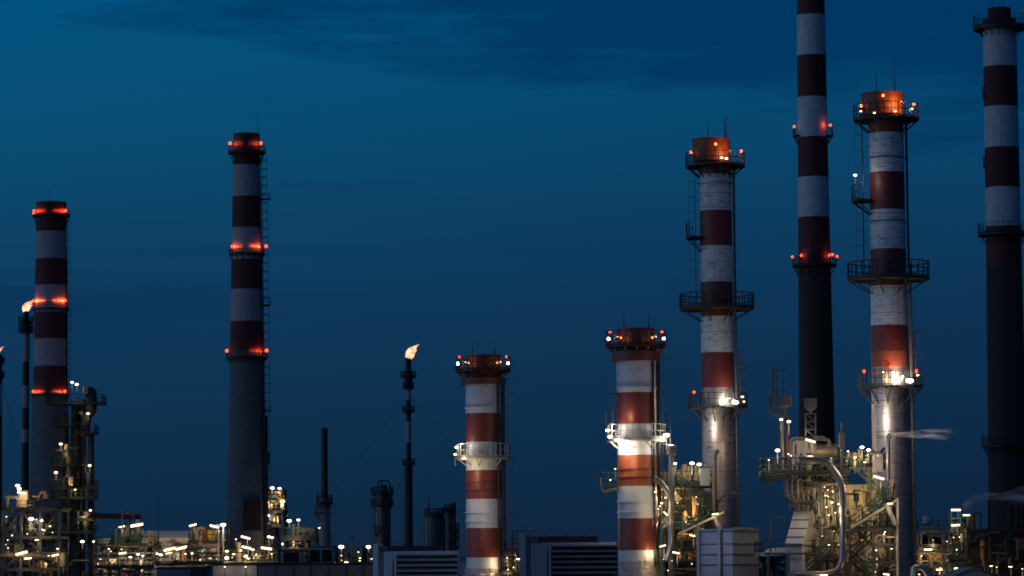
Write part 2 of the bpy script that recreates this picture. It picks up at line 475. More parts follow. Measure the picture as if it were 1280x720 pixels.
# A : far left
root, c, dz, k = stack('striped_chimney', 'far left striped concrete chimney behind dark column tower', 'chimney', 63.5, 400, 755,
    [(253, 38, 6), (262, 38, 0), (290, 37.5, 2), (324, 39, 0), (357, 40, 2), (391, 41, 0), (424, 41.5, 2), (458, 42.5, 0), (489, 43.5, 3), (620, 51, 3)], CM, 'tall concrete chimneys')
for y, ro, s in ((269, 24, 0.35), (386, 22.5, 0.4), (493, 24, 0.3)):
    platform(root, c, dz(y), 19 * k, ro * k, h=1.2, skirt=s, nb=16, drop=2.2)
ladder(root, c.x + 23 * k, c.y - .6, 0, dz(268), c.x + 20.5 * k, c.y - .6, r=.08, step=1.3)
for y in (265, 377, 490):
    for dx, dy in ((-19.5, -14), (19.5, -14)):
        q = Vector((c.x + dx * k, c.y + dy * k, dz(y)))
        beacon(root, q, 0.30, 0, 'red', post=1)
    for t in (-128, -58):
        wash(root, c, {265: 19, 377: 20.3, 490: 21.8}[y] * k, t, dz(y), 105)
beacon(root, (c.x - 22 * k, c.y, dz(267)), .3, 0, 'orange', post=.6)
rod(root, (c.x - .5, c.y, dz(262)), 5)
# C : second
root, c, dz, k = stack('striped_chimney', 'striped concrete chimney left of centre with dark rust panel low on its shaft', 'chimney', 308.5, 400, 600,
    [(167.5, 33, 6), (182, 33, 0), (207, 34, 2), (246, 36, 0), (285, 37, 2), (325, 39, 0), (362, 39.5, 2), (402, 40.5, 0), (440, 42, 3), (640, 50, 3)], CM, 'tall concrete chimneys')
for y, ro, s in ((190, 23.5, .35), (317, 22.5, .4), (447, 26, 0.3)):
    platform(root, c, dz(y), 17 * k, ro * k, h=1.2, skirt=s, nb=16, drop=2.0)
ladder(root, c.x + 26 * k, c.y - .6, 0, dz(190), c.x + 19 * k, c.y - .6, r=.085, step=1.1, cr=.6)
b = MB(); b.tube([(c.x + 24.5 * k, c.y - 1.5, 0), (c.x + 23 * k, c.y - 1.5, dz(520))], .55, 8); b.box((c.x + 25.6 * k, c.y - 1.5, dz(574)), 1.0, 1.2, 2.2); b.build('cable_duct', 'dark_steel', root)
for y in (250, 382, 515):
    b = MB(); b.box((c.x + 24 * k, c.y - .6, dz(y)), 1.6, 1.6, .15); p_ = b.build('rest_landing', 'dark_steel', root)
    b = MB(); b.rail([(c.x + 24 * k - .8, c.y - 1.4, dz(y)), (c.x + 24 * k + .8, c.y - 1.4, dz(y)), (c.x + 24 * k + .8, c.y + .2, dz(y))]); b.build('railing', 'dark_steel', p_)
for y, ll in ((180.5, (-20, 18.5)), (309, (-17.5, 25)), (439, (-24, 25.5))):
    for dx in ll:
        beacon(root, (c.x + dx * k, c.y - 10 * k, dz(y)), 0.28, 0, 'red', post=1)
    for t, w in ((-125, 300), (-55, 300)):
        if y == 439 and t == -125: continue
        wash(root, c, {180.5: 16.5, 309: 19, 439: 21}[y] * k, t, dz(y), 42)
rod(root, (c.x + 14 * k, c.y, dz(168)), 4)
b = MB(); xx = P(315.5, 644, 600 - 24 * k).x
b.box((xx, c.y - 22.6 * k, dz(644)), 21 * k, 1.2, 38 * k); b.build('rusted_panel', 'maroon_panel', root)
b = MB(); b.box((xx - 11.6 * k, c.y - 22.6 * k, dz(644)), 2 * k, 1.4, 39.5 * k); b.build('panel_frame', 'grey_steel', root)
# E : tall, cropped by the frame
root, c, dz, k = stack('striped_chimney', 'tallest striped chimney right of centre, black lower shaft, its top cropped by the frame', 'chimney', 1018, 320, 506,
    [(-190, 31, 0), (-132, 31.5, 1), (-81, 32, 0), (-31, 33, 1), (-30.5, 33.5, 0), (19.5, 35.5, 1), (70, 36.5, 0), (122, 37, 1), (172, 37.5, 0), (222, 38.5, 1), (272, 39.5, 0), (318, 40.5, 4), (560, 45, 4)], CM, 'tall concrete chimneys')
platform(root, c, dz(331), 20 * k, 28 * k, h=1.2, skirt=.3, nb=14, drop=1.8)
for a0, a1, r_ in ((-25, 35, 26), (150, 205, 25)):
    platform(root, c, dz(169), 18.5 * k, r_ * k, a0, a1, nb=3, drop=1.4)
for p, w in (((21, -14, 158.5), 0), ((-23.5, -6, 159), 0), ((-27.5, 0, 321), 0), ((-18, -20, 321), 0), ((17, -20, 321), 0), ((21, -17, 320), 0), ((28, -2, 321), 0)):
    beacon(root, (c.x + p[0] * k, c.y + p[1] * k, dz(p[2])), .19, 0, 'red', post=.9)
for t, y in ((-48, 158), (-135, 321), (-48, 321), (-32, 322)):
    rr = 22.5 * k; light(root, (c.x + rr * math.cos(R(t)), c.y + rr * math.sin(R(t)), dz(y)), 22, (1, .1, .02), .1)
# H : right edge
root, c, dz, k = stack('striped_chimney', 'rightmost striped chimney with dark brown lower shaft and small black crown', 'chimney', 1254.5, 300, 520,
    [(10.5, 29, 6), (24, 29, 6), (24.5, 42, 0), (35, 42, 1), (84, 42.5, 0), (134, 42.5, 1), (185, 43, 0), (235, 43.5, 1), (284, 44, 0), (335, 44.5, 5), (650, 50, 5)], CM, 'tall concrete chimneys')
platform(root, c, dz(33), 21 * k, 33 * k, h=1.6, skirt=.6, nb=16, drop=1.6)
platform(root, c, dz(291), 22 * k, 32 * k, h=1.4, skirt=.5, nb=16, drop=1.8)
platform(root, c, dz(556), 24 * k, 32 * k, h=1.4, skirt=.4, nb=16, drop=1.8)
for y in (118, 205): platform(root, c, dz(y), 21 * k, 24 * k, 160, 195, nb=2, drop=1)
rod(root, (c.x - 9 * k, c.y, dz(11)), 3); rod(root, (c.x + 5 * k, c.y, dz(11)), 4)

# ================================================================== STEEL STACKS
SM = ['red_paint_steel', 'white_paint_steel', 'bare_steel', 'orange_lit_steel', 'dark_red_steel', 'red_paint_smooth', 'white_paint_smooth']
# F
root, c, dz, k = stack('steel_stack', 'slim striped steel stack with orange lit crown between white clad block and tallest chimney', 'smokestack', 896.5, 420, 355,
    [(180, 38, 0), (208, 40, 0), (219, 40, 1), (264, 40.5, 0), (308, 40.5, 1), (353, 40.5, 0), (396, 40.5, 1), (441, 41, 0), (485, 41, 2), (541, 41.5, 2), (640, 43, 2)], SM, 'slim striped steel stacks', crown=(174, 202, 47, -5, 'orange_lit_steel'))
platform(root, c, dz(207), 20 * k, 37.5 * k, h=1.25, nb=14, drop=1.3)
platform(root, c, dz(384), 20.5 * k, 47 * k, h=1.35, nb=8, drop=1.5, r=.065, th=.3)
platform(root, c, dz(508), 20.5 * k, 37 * k, h=1.3, nb=12, drop=1.6)
platform(root, c, dz(296), 20.5 * k, 38 * k, 150, 215, nb=3, drop=1.6, h=1.4)
for y in (230, 541, 638):
    b = MB(); ring(b, c, dz(y), 20.8 * k, .08, .05); b.build('flange', 'bare_steel', root)
b = MB(); b.tube([(c.x + 22.5 * k, c.y - .6, 2), (c.x + 22.5 * k, c.y - .6, dz(212))], .14, 8); b.build('downpipe', 'grey_steel', root)
b = MB(); b.box((c.x + 3 * k, c.y - 20.9 * k, (dz(512) + dz(600)) / 2), .16, .12, abs(dz(512) - dz(600)));  # bright dotted strip modelled as a lamp's reflection on the seam
for i in range(16): b.box((c.x + 3 * k, c.y - 20.9 * k - .1, dz(512 + i * 5.8)), .3, .16, .16)
b.build('seam_highlight', 'silver_pipe', root)
ladder(root, c.x - 26 * k, c.y - .3, dz(384), dz(207), r=.035, m='grey_steel', nx=-1)
ladder(root, c.x + 28 * k, c.y - .3, dz(508), dz(440), r=.04, m='rust', nx=1)
for y in (455, 470):
    b = MB(); b.box((c.x + 27 * k, c.y - .3, dz(y)), 12 * k, .8, .1); b.build('side_bracket', 'rust', root)
for dx, dy, y, kd in ((-31, -14, 192, 'orange'), (-1, -32, 184, 'orange'), (32, -14, 191, 'orange'), (-30.5, -12, 491, 'red')):
    beacon(root, (c.x + dx * k, c.y + dy * k, dz(y)), .15, 0, kd, post=1.2)
for a in ((17, -32, 194, 170), (26, -24, 198, 60)):
    light(root, (c.x + a[0] * k, c.y + a[1] * k, dz(a[2])), a[3], (1, .42, .12), .15)
lamp(root, 908, 198, 355 - 31 * k, 'white', 10, .9, lit=False); lamp(root, 902, 197, 355 - 33 * k, 'flood', 10, .8, lit=False)
lamp(root, 919, 503, 355 - 30 * k, 'white', 700, 2.0, off=(-.6, -.6, .2)); lamp(root, 928, 496, 355 - 15 * k, 'white', 10, .8, lit=False)
lamp(root, 930, 502, 355 - 15 * k, 'flood', 10, .7, lit=False)
light(root, (c.x - 26 * k, c.y - 50 * k, dz(535)), 520, WHITE, .8); light(root, (c.x + 18 * k, c.y - 60 * k, dz(560)), 160, WARM, .4)  # added lights without fixtures, brightening the lower shaft
for dx, h in ((-9, 2.6), (12, 3.4), (14, 4.0)): rod(root, (c.x + dx * k, c.y - 4 * k, dz(175)), h * .5 + 0.6)
# G
root, c, dz, k = stack('steel_stack', 'slim striped steel stack with orange lit crown right of the tallest chimney, by steam vent', 'smokestack', 1110.5, 330, 330,
    [(124, 42, 3), (151, 43, 3), (167, 43, 1), (216, 43.5, 0), (263, 44, 1), (312, 44.5, 0), (358, 45, 1), (407, 46, 0), (440, 46.5, 3), (459, 47, 2), (640, 49, 2)], SM, 'slim striped steel stacks', crown=(117, 144, 52.5, -4.5, 'orange_lit_steel'))  # orange stretches carry the lamplight in their paint colour
platform(root, c, dz(149), 21.5 * k, 41.5 * k, h=1.35, nb=14, drop=1.4)
platform(root, c, dz(347), 22 * k, 51.5 * k, h=1.45, nb=8, drop=1.6, r=.065, th=.3)
platform(root, c, dz(483), 23 * k, 41 * k, h=1.35, nb=12, drop=1.7, rm='dark_green')
platform(root, c, dz(250), 21.5 * k, 45 * k, 160, 212, nb=3, drop=1.5, h=1.4)
for y in (198, 277, 520, 603):
    b = MB(); ring(b, c, dz(y), (22 if y < 300 else 23.7) * k, .07, .05); b.build('flange', 'bare_steel' if y > 300 else 'grey_steel', root)
b = MB(); b.tube([(c.x + 24.5 * k, c.y - .6, dz(330)), (c.x + 24 * k, c.y - .6, dz(152))], .12, 8); b.build('downpipe', 'dark_steel', root)
b = MB(); b.tube([(c.x + 26.5 * k, c.y - .6, 2), (c.x + 25.5 * k, c.y - .6, dz(330))], .17, 8); b.build('downpipe', 'insulated_pipe', root)
ladder(root, c.x - 31 * k, c.y - .3, dz(347), dz(149), r=.035, m='grey_steel', nx=-1)
ladder(root, c.x + 31 * k, c.y - .3, dz(483), dz(415), r=.04, m='rust', nx=1)
for y in (427, 441):
    b = MB(); b.box((c.x + 29 * k, c.y - .3, dz(y)), 12 * k, .8, .1); b.build('side_bracket', 'rust', root)
for dx, dy, y, kd in ((-33, -14, 134, 'orange'), (-7, -34, 124, 'orange'), (33, -20, 133, 'orange'), (-34, -14, 465, 'red'), (-2, -26, 460, 'red'), (31, -16, 465, 'red')):
    beacon(root, (c.x + dx * k, c.y + dy * k, dz(y)), .15, 0, kd, post=1.2)
light(root, (c.x - 2 * k, c.y - 30 * k, dz(461)), 60, RED, .1)
for a in ((15, -35, 133, 200), (23, -28, 141, 80)):
    light(root, (c.x + a[0] * k, c.y + a[1] * k, dz(a[2])), a[3], (1, .42, .12), .15)
for x, y in ((1076, 139), (1093, 141), (1119, 139), (1140, 136)): lamp(root, x, y, 330 - 30 * k, 'flood', 10, .7, lit=False)
lamp(root, 1137, 476, 330 - 30 * k, 'white', 900, 2.3, off=(-.8, -.7, .2)); lamp(root, 1147, 469, 330 - 15 * k, 'white', 10, .8, lit=False)
lamp(root, 1104, 465, 330 - 28 * k, 'flood', 150, .5); lamp(root, 1128, 470, 330 - 30 * k, 'flood', 10, .8, lit=False)
lamp(root, 1069, 219, 330 - 6 * k, 'white', 40, 1.0, post=2.6, off=(.2, -1.5, -.4))
light(root, (c.x - 30 * k, c.y - 26 * k, dz(228)), 22, WARM, .1)
light(root, (c.x - 34 * k, c.y - 60 * k, dz(525)), 900, WHITE, .8)  # added light, no fixture, for the bright left side of the shaft
for dx, h in ((-12, 2.2), (11, 2.8)): rod(root, (c.x + dx * k, c.y - 4 * k, dz(118)), h)

# B and D (short fat twins)
def twin(label, cx, cy, D, ys, w, lit):
    y0, yp, yr0, yr1, f1, b1, b2, yp2, b3, f2, f3, b4, f4, f5, b5, b6, b7 = ys
    root, c, dz, k = stack('steel_stack', label, 'smokestack', cx, cy, D,
        [(y0, w * .98, 4), (yp, w * .98, 4), (yr0, w * .98, 4), (yr0 + .1, w * 1.28, 5), (yr1, w * 1.26, 5), (yr1 + .1, w, 6), (b1, w, 5), (b2, w, 6), (b3, w, 3 if lit else 5), (b4, w, 6), (b5, w, 5), (b6, w, 6), (b7, w, 6), (b7 + .1, w * 1.0, 2), (b7 + 14, w * 1.25, 2)], SM, 'short striped steel stacks with pale ring platform')  # on the lit twin the red band takes the lamplit orange
    platform(root, c, dz(yp + 6), w * .5 * k, w * .78 * k, h=1.3, nb=14, drop=1.0, skirt=.3, m='dark_red_steel', rm='dark_steel', r=.05)
    p2 = platform(root, c, dz(yp2), w * .5 * k, w * .76 * k, h=1.35, nb=12, drop=1.0, skirt=.35, m='white_steel', r=.05)
    for y in (f1, f2, f3, f4, f5):
        b = MB(); ring(b, c, dz(y), w / 2 * k, .14, .06); b.build('flange', 'white_paint_smooth' if y not in (f2, f3) else 'dark_red_steel', root)
    b = MB(); b.tube([(c.x + w * .42 * k, c.y - w * .36 * k, 2), (c.x + w * .42 * k, c.y - w * .36 * k, dz(yr1))], .10, 8); b.build('downpipe', 'dark_steel', root)
    b = MB(); b.tube([(c.x + w * .56 * k, c.y - .8, 2), (c.x + w * .56 * k, c.y - .8, dz(yr1))], .2, 8); b.build('downpipe', 'dark_steel', root)
    ladder(root, c.x + w * .68 * k, c.y - .6, dz(yp2 + 8), dz(yp), r=.04, m='grey_steel', nx=1)
    ladder(root, c.x + w * .66 * k, c.y - .6, 1, dz(yp2), r=.04, m='dark_red_steel', nx=1)
    for sx in (-1, 1):
        beacon(root, (c.x + sx * w * .66 * k, c.y - w * .3 * k, dz(yp - 9)), .13, 0, 'red', post=2.0)
        beacon(root, (c.x + sx * w * .70 * k, c.y - w * .26 * k, dz(yp - 1)), .17, 0, 'white', post=1)
        beacon(root, (c.x + sx * w * .40 * k, c.y - w * .62 * k, dz(yp - 1)), .11, 0, 'orange', post=1)
        light(root, (c.x + sx * w * .50 * k, c.y - w * .60 * k, dz(yp - 2)), 45, (1, .5, .25), .1)
    for dx in (-.3, .33): rod(root, (c.x + dx * w * k, c.y, dz(y0)), 1.6)
    for t in (-150, -120, -95, -60):
        b = MB(); co, si = math.cos(R(t)), math.sin(R(t)); rr = w * .5 * k
        b.box((c.x + rr * co * 1.02, c.y + rr * si * 1.02, dz(b7 + 9)), .25, .9, 1.6, R(t)); b.build('base_gusset', 'white_steel', root)
    return root, c, dz, k
root, c, dz, k = twin('shorter striped steel stack nearest picture centre, between the two louvred houses', 604.5, 580, 370,
    (444, 456, 473, 481, 510, 517, 553, 571, 588, 603, 613, 624, 641, 652, 660, 697, 711), 44.5, False)
lamp(root, 571, 559, 370 - 10 * k, 'white', 120, 1.1, off=(.2, -1, .3)); lamp(root, 569, 568, 370 - 10 * k, 'flood', 90, .9, off=(.9, -1.2, -.5))
light(root, (c.x - 34 * k, c.y - 50 * k, dz(590)), 420, WARM, .6); light(root, (c.x - 3 * k, c.y - 95 * k, dz(645)), 380, (1, .80, .62), 1)  # added fill on the shaft, no fixture belongs to it
light(root, (c.x + 18 * k, c.y - 28 * k, dz(705)), 90, WARM, .2)
root, c, dz, k = twin('short striped steel stack blazing white under its platform, right of wider louvred house', 796, 560, 342,
    (411, 425, 440, 452, 485, 491, 530, 548, 569, 587, 597, 608, 627, 640, 648, 688, 702), 49, True)
lamp(root, 760, 538, 342 - 10 * k, 'white', 120, 1.4, off=(.3, -1, .2)); 
for i, (x, y) in enumerate(((763, 546), (770, 549), (777, 551), (784, 552))): lamp(root, x, y, 342 - (14 + 7 * i) * k, 'white', 10, 1.5, lit=False, post=.3)
light(root, (c.x - 24 * k, c.y - 30 * k, dz(556)), 560, WHITE, .3); light(root, (c.x - 14 * k, c.y - 48 * k, dz(574)), 330, WARM, .5)
light(root, (c.x - 16 * k, c.y - 34 * k, dz(522)), 90, WARM, .3)
light(root, (c.x + 20 * k, c.y - 28 * k, dz(690)), 110, WARM, .2)
lamp(root, 833, 544, 342 - 16 * k, 'white', 380, 1.9, post=2, off=(.3, -.8, -.6))
ladder(root, c.x - 30 * k, c.y - .3, dz(548), dz(491), r=.05, m='grey_steel', nx=-1)
b = MB(); b.box((c.x - 30 * k, c.y, dz(491)), 11 * k, 1, .1); b.build('side_bracket', 'grey_steel', root)
b = MB(); b.box((P(760, 608, 342).x, c.y, dz(608)), 21 * k, 2.2, .15); p_ = b.build('side_balcony', 'dark_steel', root)
b = MB(); a_ = P(750, 607, 341); e_ = P(771, 607, 341); b.rail([a_ + Vector((0, 1.8, 0)), a_, e_], 1.3, .05, .7); b.build('railing', 'dark_green', p_)
for i in range(3): pipe(root, [(750 + i, 598 + i * 6, 341), (751 + i, 613 + i, 341), (757, 616 - i, 341), (773, 612 - i, 341)], .12, 'grey_steel', .4)
lamp(root, 763, 600, 341.5, 'flood', 12, .5)
lamp(root, 769, 586, 341.5, 'flood', 12, .5)

# ================================================================== FLARES
def flame(parent, p, h, lean, seed, w=.32):
    rnd = random.Random(seed); b = MB(); p = Vector(p)
    for j in range(4):
        n = 9; pts = []; rs = []; ph = rnd.random() * 6; f = 1 - .2 * j
        for i in range(n):
            t = i / (n - 1)
            pts.append(p + Vector((lean * h * t * t * f + math.sin(t * 7 + ph) * h * .05 + (j - 1.5) * .09 * h * t, (j - 1.5) * .05 * h, h * f * t * (1 - .12 * t))))
            rs.append(max(.02, h * w * (.35 + math.sin(PI * min(1, t * .9 + .12))) * (1 - t) ** .55 * .55))
        b.tube(pts, rs, 8)
    o = b.build('flame', 'flame', parent); return o
def flare(label, cx, cy, D, prof, mats, plats, group='gas flare stacks'):
    root, c, dz, k = stack('flare_stack', label, 'flare stack', cx, cy, D, prof, mats, group)
    for y, ro in plats: platform(root, c, dz(y), 2.5 * k, ro * k, h=1.2, nb=6, drop=1.2, skirt=.5, r=.06)
    return root, c, dz, k
FM = ['dark_steel', 'pale_paint_concrete', 'dark_red_steel']
root, c, dz, k = flare('slender flare stack burning at its tip, left of picture centre, held by guy wires', 511, 600, 900,
    [(447, 7, 0), (463, 7.5, 0), (463.5, 11, 0), (483, 10, 0), (484, 6.5, 1), (500, 6.5, 0), (527, 6.5, 1), (553, 6.5, 0), (578, 6.5, 1), (579, 9.5, 0), (690, 10, 0)], FM, [(470, 10), (484, 7), (513, 8), (579, 8)])
flame(root, P(511, 448, 900), 20 * k, .75, 3, .34)
for e in ((400, 640), (690, 700), (440, 690), (620, 660)):
    b = MB(); b.bar(P(511, 492 if e[0] != 440 else 590, 900), P(e[0], e[1], 900), .05, 4); b.build('guy_wire', 'dark_steel', root)
ladder(root, c.x - 6 * k, c.y - 1, 0, dz(580), r=.06, m='grey_steel', nx=-1, step=1.6)
root, c, dz, k = flare('striped flare stack burning beside the far left chimney', 32, 500, 820,
    [(389, 7.5, 0), (403, 8, 0), (403.5, 13, 0), (414, 13, 0), (414.5, 7.5, 1), (452, 8, 0), (482, 8.5, 1), (510, 8.5, 0), (537, 8.5, 1), (553, 9, 0), (640, 10, 0)], FM, [(402, 9.5), (413, 9.5)])
flame(root, P(30.5, 390, 820), 18 * k, .95, 8, .3)
ladder(root, c.x + 5 * k, c.y - 1, 0, dz(415), r=.05, nx=1, step=1.6)
root, c, dz, k = flare('flare stack at the left picture edge with small flame', -1, 600, 900,
    [(443, 6, 0), (480, 6, 1), (520, 6.5, 0), (640, 8, 0)], FM, [(452, 6), (470, 6)])
flame(root, P(-3, 441, 900), 9 * k, 1.1, 5, .25)
for e in ((28, 590), (50, 640)):
    b = MB(); b.bar(P(0, 470, 900), P(e[0], e[1], 900), .05, 4); b.build('guy_wire', 'dark_steel', root)

# ================================================================== generic refinery builders
def deck(root, x0, x1, y, D0, D1, h=1.15, m='dark_steel', rm='dark_green', th=.2, r=.045, railfront=True):
    a = P(x0, y, D0); b_ = P(x1, y, D0); z = a.z; b = MB()
    b.box(((a.x + b_.x) / 2, (D0 + D1) / 2, z - th / 2), abs(b_.x - a.x), D1 - D0, th)
    p = b.build('deck', m, root)
    q = MB(); e = .06
    q.rail([(a.x + e, D1 - e, z), (a.x + e, D0 + e, z), (b_.x - e, D0 + e, z), (b_.x - e, D1 - e, z)], h, r, 1.3)
    q.build('railing', rm, p)
    return p

def frame(root, x0, x1, ys, D0, D1, nb=2, m='grey_steel', s=.28, brace=(), ground=True):
    xa, xb = P(x0, ys[0], D0).x, P(x1, ys[0], D0).x; zs = [ZP(y, D0, (x0 + x1) / 2) for y in ys]
    b = MB(); bot = 0 if ground else zs[-1]
    for i in range(nb + 1):
        x = xa + (xb - xa) * i / nb
        for y in (D0, D1): b.box((x, y, (zs[0] + bot) / 2), s, s, zs[0] - bot)
        for z in zs: b.box((x, (D0 + D1) / 2, z), s * .8, D1 - D0 - s, s * .9)
    for z in zs:
        for y in (D0, D1): b.box(((xa + xb) / 2, y, z), xb - xa - s, s * .82, s * 1.1)
    for (i, j, dr) in brace:
        xl = xa + (xb - xa) * i / nb; xr = xa + (xb - xa) * (i + 1) / nb; zt, zb = zs[j], (zs[j + 1] if j + 1 < len(zs) else 0)
        if dr > 0: b.bar((xl, D0 - s * .7, zb), (xr, D0 - s * .7, zt), s * .4)
        else: b.bar((xl, D0 - s * .7, zt), (xr, D0 - s * .7, zb), s * .4)
    return b.build('frame', m, root)

def stair(root, a, b, w=0.9, m='green_rail'):
    """a top, b bottom (px,py,D)"""
    a = P(*a); b = P(*b); q = MB(); o = Vector((0, w / 2, 0))
    for s_ in (-1, 1):
        q.bar(a + o * s_, b + o * s_, .11); 
    n = max(3, int(abs(a.z - b.z) / .25))
    for i in range(n + 1):
        p = a.lerp(b, i / n); q.box(p, .26, w, .05)
    p_ = q.build('stair', m, root); q = MB()
    for s_ in (-1, 1):
        for h in (.95, .5): q.bar(a + o * s_ + Vector((0, 0, h)), b + o * s_ + Vector((0, 0, h)), .045)
        mm = max(2, int((a - b).length / 1.2))
        for i in range(mm + 1):
            p = a.lerp(b, i / mm) + o * s_; q.bar(p, p + Vector((0, 0, .95)), .045)
    q.build('railing', m, p_)

def vessel(root, px, y0, y1, D, wpx, m='insulated_pipe', name='vessel'):
    """upright drum with domed heads"""
    c = P(px, y0, D); z0, z1 = ZP(y0, D, px), ZP(y1, D, px); r = wpx / 2 * mpp(D); b = MB(); pr = [(0.01, z0 + r * .5), (r * .5, z0 + r * .42), (r * .85, z0 + r * .22), (r, z0)]
    pr += [(r, z1), (r * .85, z1 - r * .22), (r * .3, z1 - r * .5), (0.01, z1 - r * .5)]
    b.lathe((c.x, c.y), pr, 20)
    for f in (.25, .75):
        ring(b, (c.x, c.y), z0 + (z1 - z0) * f, r, .05, .06)
    b.bar((c.x, c.y, z1 - r * .4), (c.x, c.y, z1 - r * .5 - .8), r * .3, 8)
    return b.build(name, m, root)

def hdrum(root, x0, x1, y, D, hpx, m='insulated_pipe', name='horizontal_drum', ribs=4):
    a = P(x0, y, D); c = P(x1, y, D); r = hpx / 2 * mpp(D); b = MB()
    L = abs(c.x - a.x); n = 6
    pts = []; rs = []
    for i in range(5): t = i / 4; pts.append(Vector((a.x + r * .45 * t, D, a.z))); rs.append(max(.02, r * math.sqrt(1 - (1 - t) ** 2)))
    for i in range(5): t = i / 4; pts.append(Vector((c.x - r * .45 * (1 - t), D, a.z))); rs.append(max(.02, r * math.sqrt(1 - t * t)))
    b.tube(pts, rs, 20)
    for i in range(ribs):
        x = a.x + L * (i + .7) / (ribs + .4); b.tube([(x - .06, D, a.z), (x + .06, D, a.z)], r * 1.05, 20)
    for f in (.25, .75): b.box((a.x + L * f, D, a.z - r * 1.1), .3, r * 1.4, r * .9)
    return b.build(name, m, root)

def clutter(root, x0, x1, y0, y1, D0, D1, n, seed, mats=('insulated_pipe', 'grey_steel', 'dark_steel', 'dark_green', 'silver_pipe', 'insulated_pipe', 'ochre_tank'), rmax=.22, vert=.4):
    rnd = random.Random(seed)
    for i in range(n):
        D = rnd.uniform(D0, D1); m = rnd.choice(mats); t = rnd.random(); r = rnd.uniform(.05, rmax)
        xa = rnd.uniform(x0, x1); ya = rnd.uniform(y0, y1)
        if t < vert:
            yb = min(y1, ya + rnd.uniform(8, 30)); dx = rnd.choice((-1, 1)) * rnd.uniform(3, 9)
            pipe(root, [(xa + dx, ya, D), (xa, ya, D), (xa, yb, D), (xa + dx * rnd.choice((-1, .6)), yb, D + .01)], r, m, .5, n=7)
        elif t < .78:
            xb = min(x1, xa + rnd.uniform(12, 45)); dy = rnd.uniform(-8, 8)
            pipe(root, [(xa, ya, D), ((xa + xb) / 2, ya, D), ((xa + xb) / 2 + .5, ya + dy, D), (xb, ya + dy, D)], r, m, .5, n=7)
        elif t < .9:
            vessel(root, xa, ya, min(y1 + 4, ya + rnd.uniform(5, 14)), D, rnd.uniform(3, 7), m)
        else:
            b = MB(); p = P(xa, ya, D); w_ = rnd.uniform(.3, .8)
            b.box(p, w_, w_, w_ * rnd.uniform(.8, 1.8)); b.lathe((p.x, p.y), [(.01, p.z + w_), (w_ * .5, p.z + w_), (w_ * .5, p.z), (.01, p.z)], 8)
            b.build('valve_box', m, root)

def lamps(root, L):
    for a in L:
        x, y, D, kd = a[:4]; w = a[4] if len(a) > 4 else 100; s = a[5] if len(a) > 5 else 1.0; tl = a[6] if len(a) > 6 else 12
        lamp(root, x, y, D, kd, w, s, tilt=tl)

def glints(root, x0, x1, y0, y1, D0, D1, n, seed):  # tiny bulbs scattered at random, added as bright specks
    rnd = random.Random(seed)
    for i in range(n):
        D = rnd.uniform(D0, D1); p = P(rnd.uniform(x0, x1), rnd.uniform(y0, y1), D); k = mpp(D); h = MB(); b = MB(); e = rnd.uniform(.45, .9) * k
        b.sphere(p, e, 8, (rnd.choice((1, 1, 2.2)), 1, .7)); h.bar(p + Vector((0, e * 1.2, e)), p + Vector((0, e * 1.2, -.9)), .04, 4); h.box(p + Vector((0, e * .6, e * 1.1)), e * 2.2, e * 2, e * .3)
        f = h.build('glint_light', 'grey_steel', root); b.build('bulb', rnd.choice(('lamp_warm', 'lamp_warm', 'lamp_white')), f)
        if i % 3 == 0: light(f, p + Vector((0, -.3, -.5)), 30, WARM, .1)
# ================================================================== DISTANT SLIM COLUMNS
root, c, dz, k = stack('exhaust_stack', 'slim dark exhaust stack with one ring platform, between second chimney and middle flare', 'exhaust stack', 405.5, 600, 560,
    [(535, 8, 0), (600, 8.5, 0), (622, 9, 0), (622.2, 12, 1), (645, 13, 1), (690, 14, 1), (690.2, 22, 0), (700, 24, 0)], ['dark_steel', 'blue_grey_cladding'])
platform(root, c, dz(628), 4.5 * k, 10.5 * k, nb=8, drop=1.4, skirt=.4); platform(root, c, dz(641), 6 * k, 13 * k, 120, 260, nb=3)
rod(root, (c.x - 9 * k, c.y, dz(628)), 2.4, r=.08); ladder(root, c.x + 8.5 * k, c.y - .5, dz(700), dz(630), r=.05)
for e in ((365, 690), (420, 690)):
    b = MB(); b.bar(P(405, 640, 560), P(e[0], e[1], 560), .04, 4); b.build('guy_wire', 'dark_steel', root)
lamp(root, 399, 660, 555, 'white', 20, .5)

def column(label, cx, D, prof, plats, mats=('grey_steel', 'dark_steel'), tops=2, pipes=1, lad=1, group='dark distillation columns'):
    root, c, dz, k = stack('distillation_column', label, 'process column', cx, 650, D, prof, list(mats), group)
    for pl in plats:
        y, ri, ro = pl[:3]; a0, a1 = (pl[3], pl[4]) if len(pl) > 3 else (0, 360)
        platform(root, c, dz(y), ri * k, ro * k, a0, a1, nb=6, drop=1.2, r=.06, skirt=.0)
    w = prof[0][1] / 2
    for i in range(tops):
        s_ = -1 if i % 2 else 1; x = c.x + s_ * w * .45 * k; z = dz(prof[0][0])
        b = MB(); b.tube([(x, c.y, z - .5), (x, c.y, z + 5 * k), (x + s_ * 5 * k, c.y, z + 6 * k), (x + s_ * 5.5 * k, c.y, z - 8 * k)], .16, 7, .5); b.build('overhead_pipe', 'dark_steel', root)
    for i in range(pipes):
        x = c.x + (w + 2 + 2 * i) * k; b = MB(); b.tube([(x, c.y - .3, 1), (x, c.y - .3, dz(prof[0][0] + 6 + 5 * i)), (c.x, c.y - .3, dz(prof[0][0] + 6 + 5 * i))], .2, 8, .5); b.build('pipe', 'dark_steel', root)
    if lad: ladder(root, c.x - (w + 2.2) * k, c.y - .4, dz(700), dz(prof[0][0]), r=.05, nx=-1)
    return root, c, dz, k
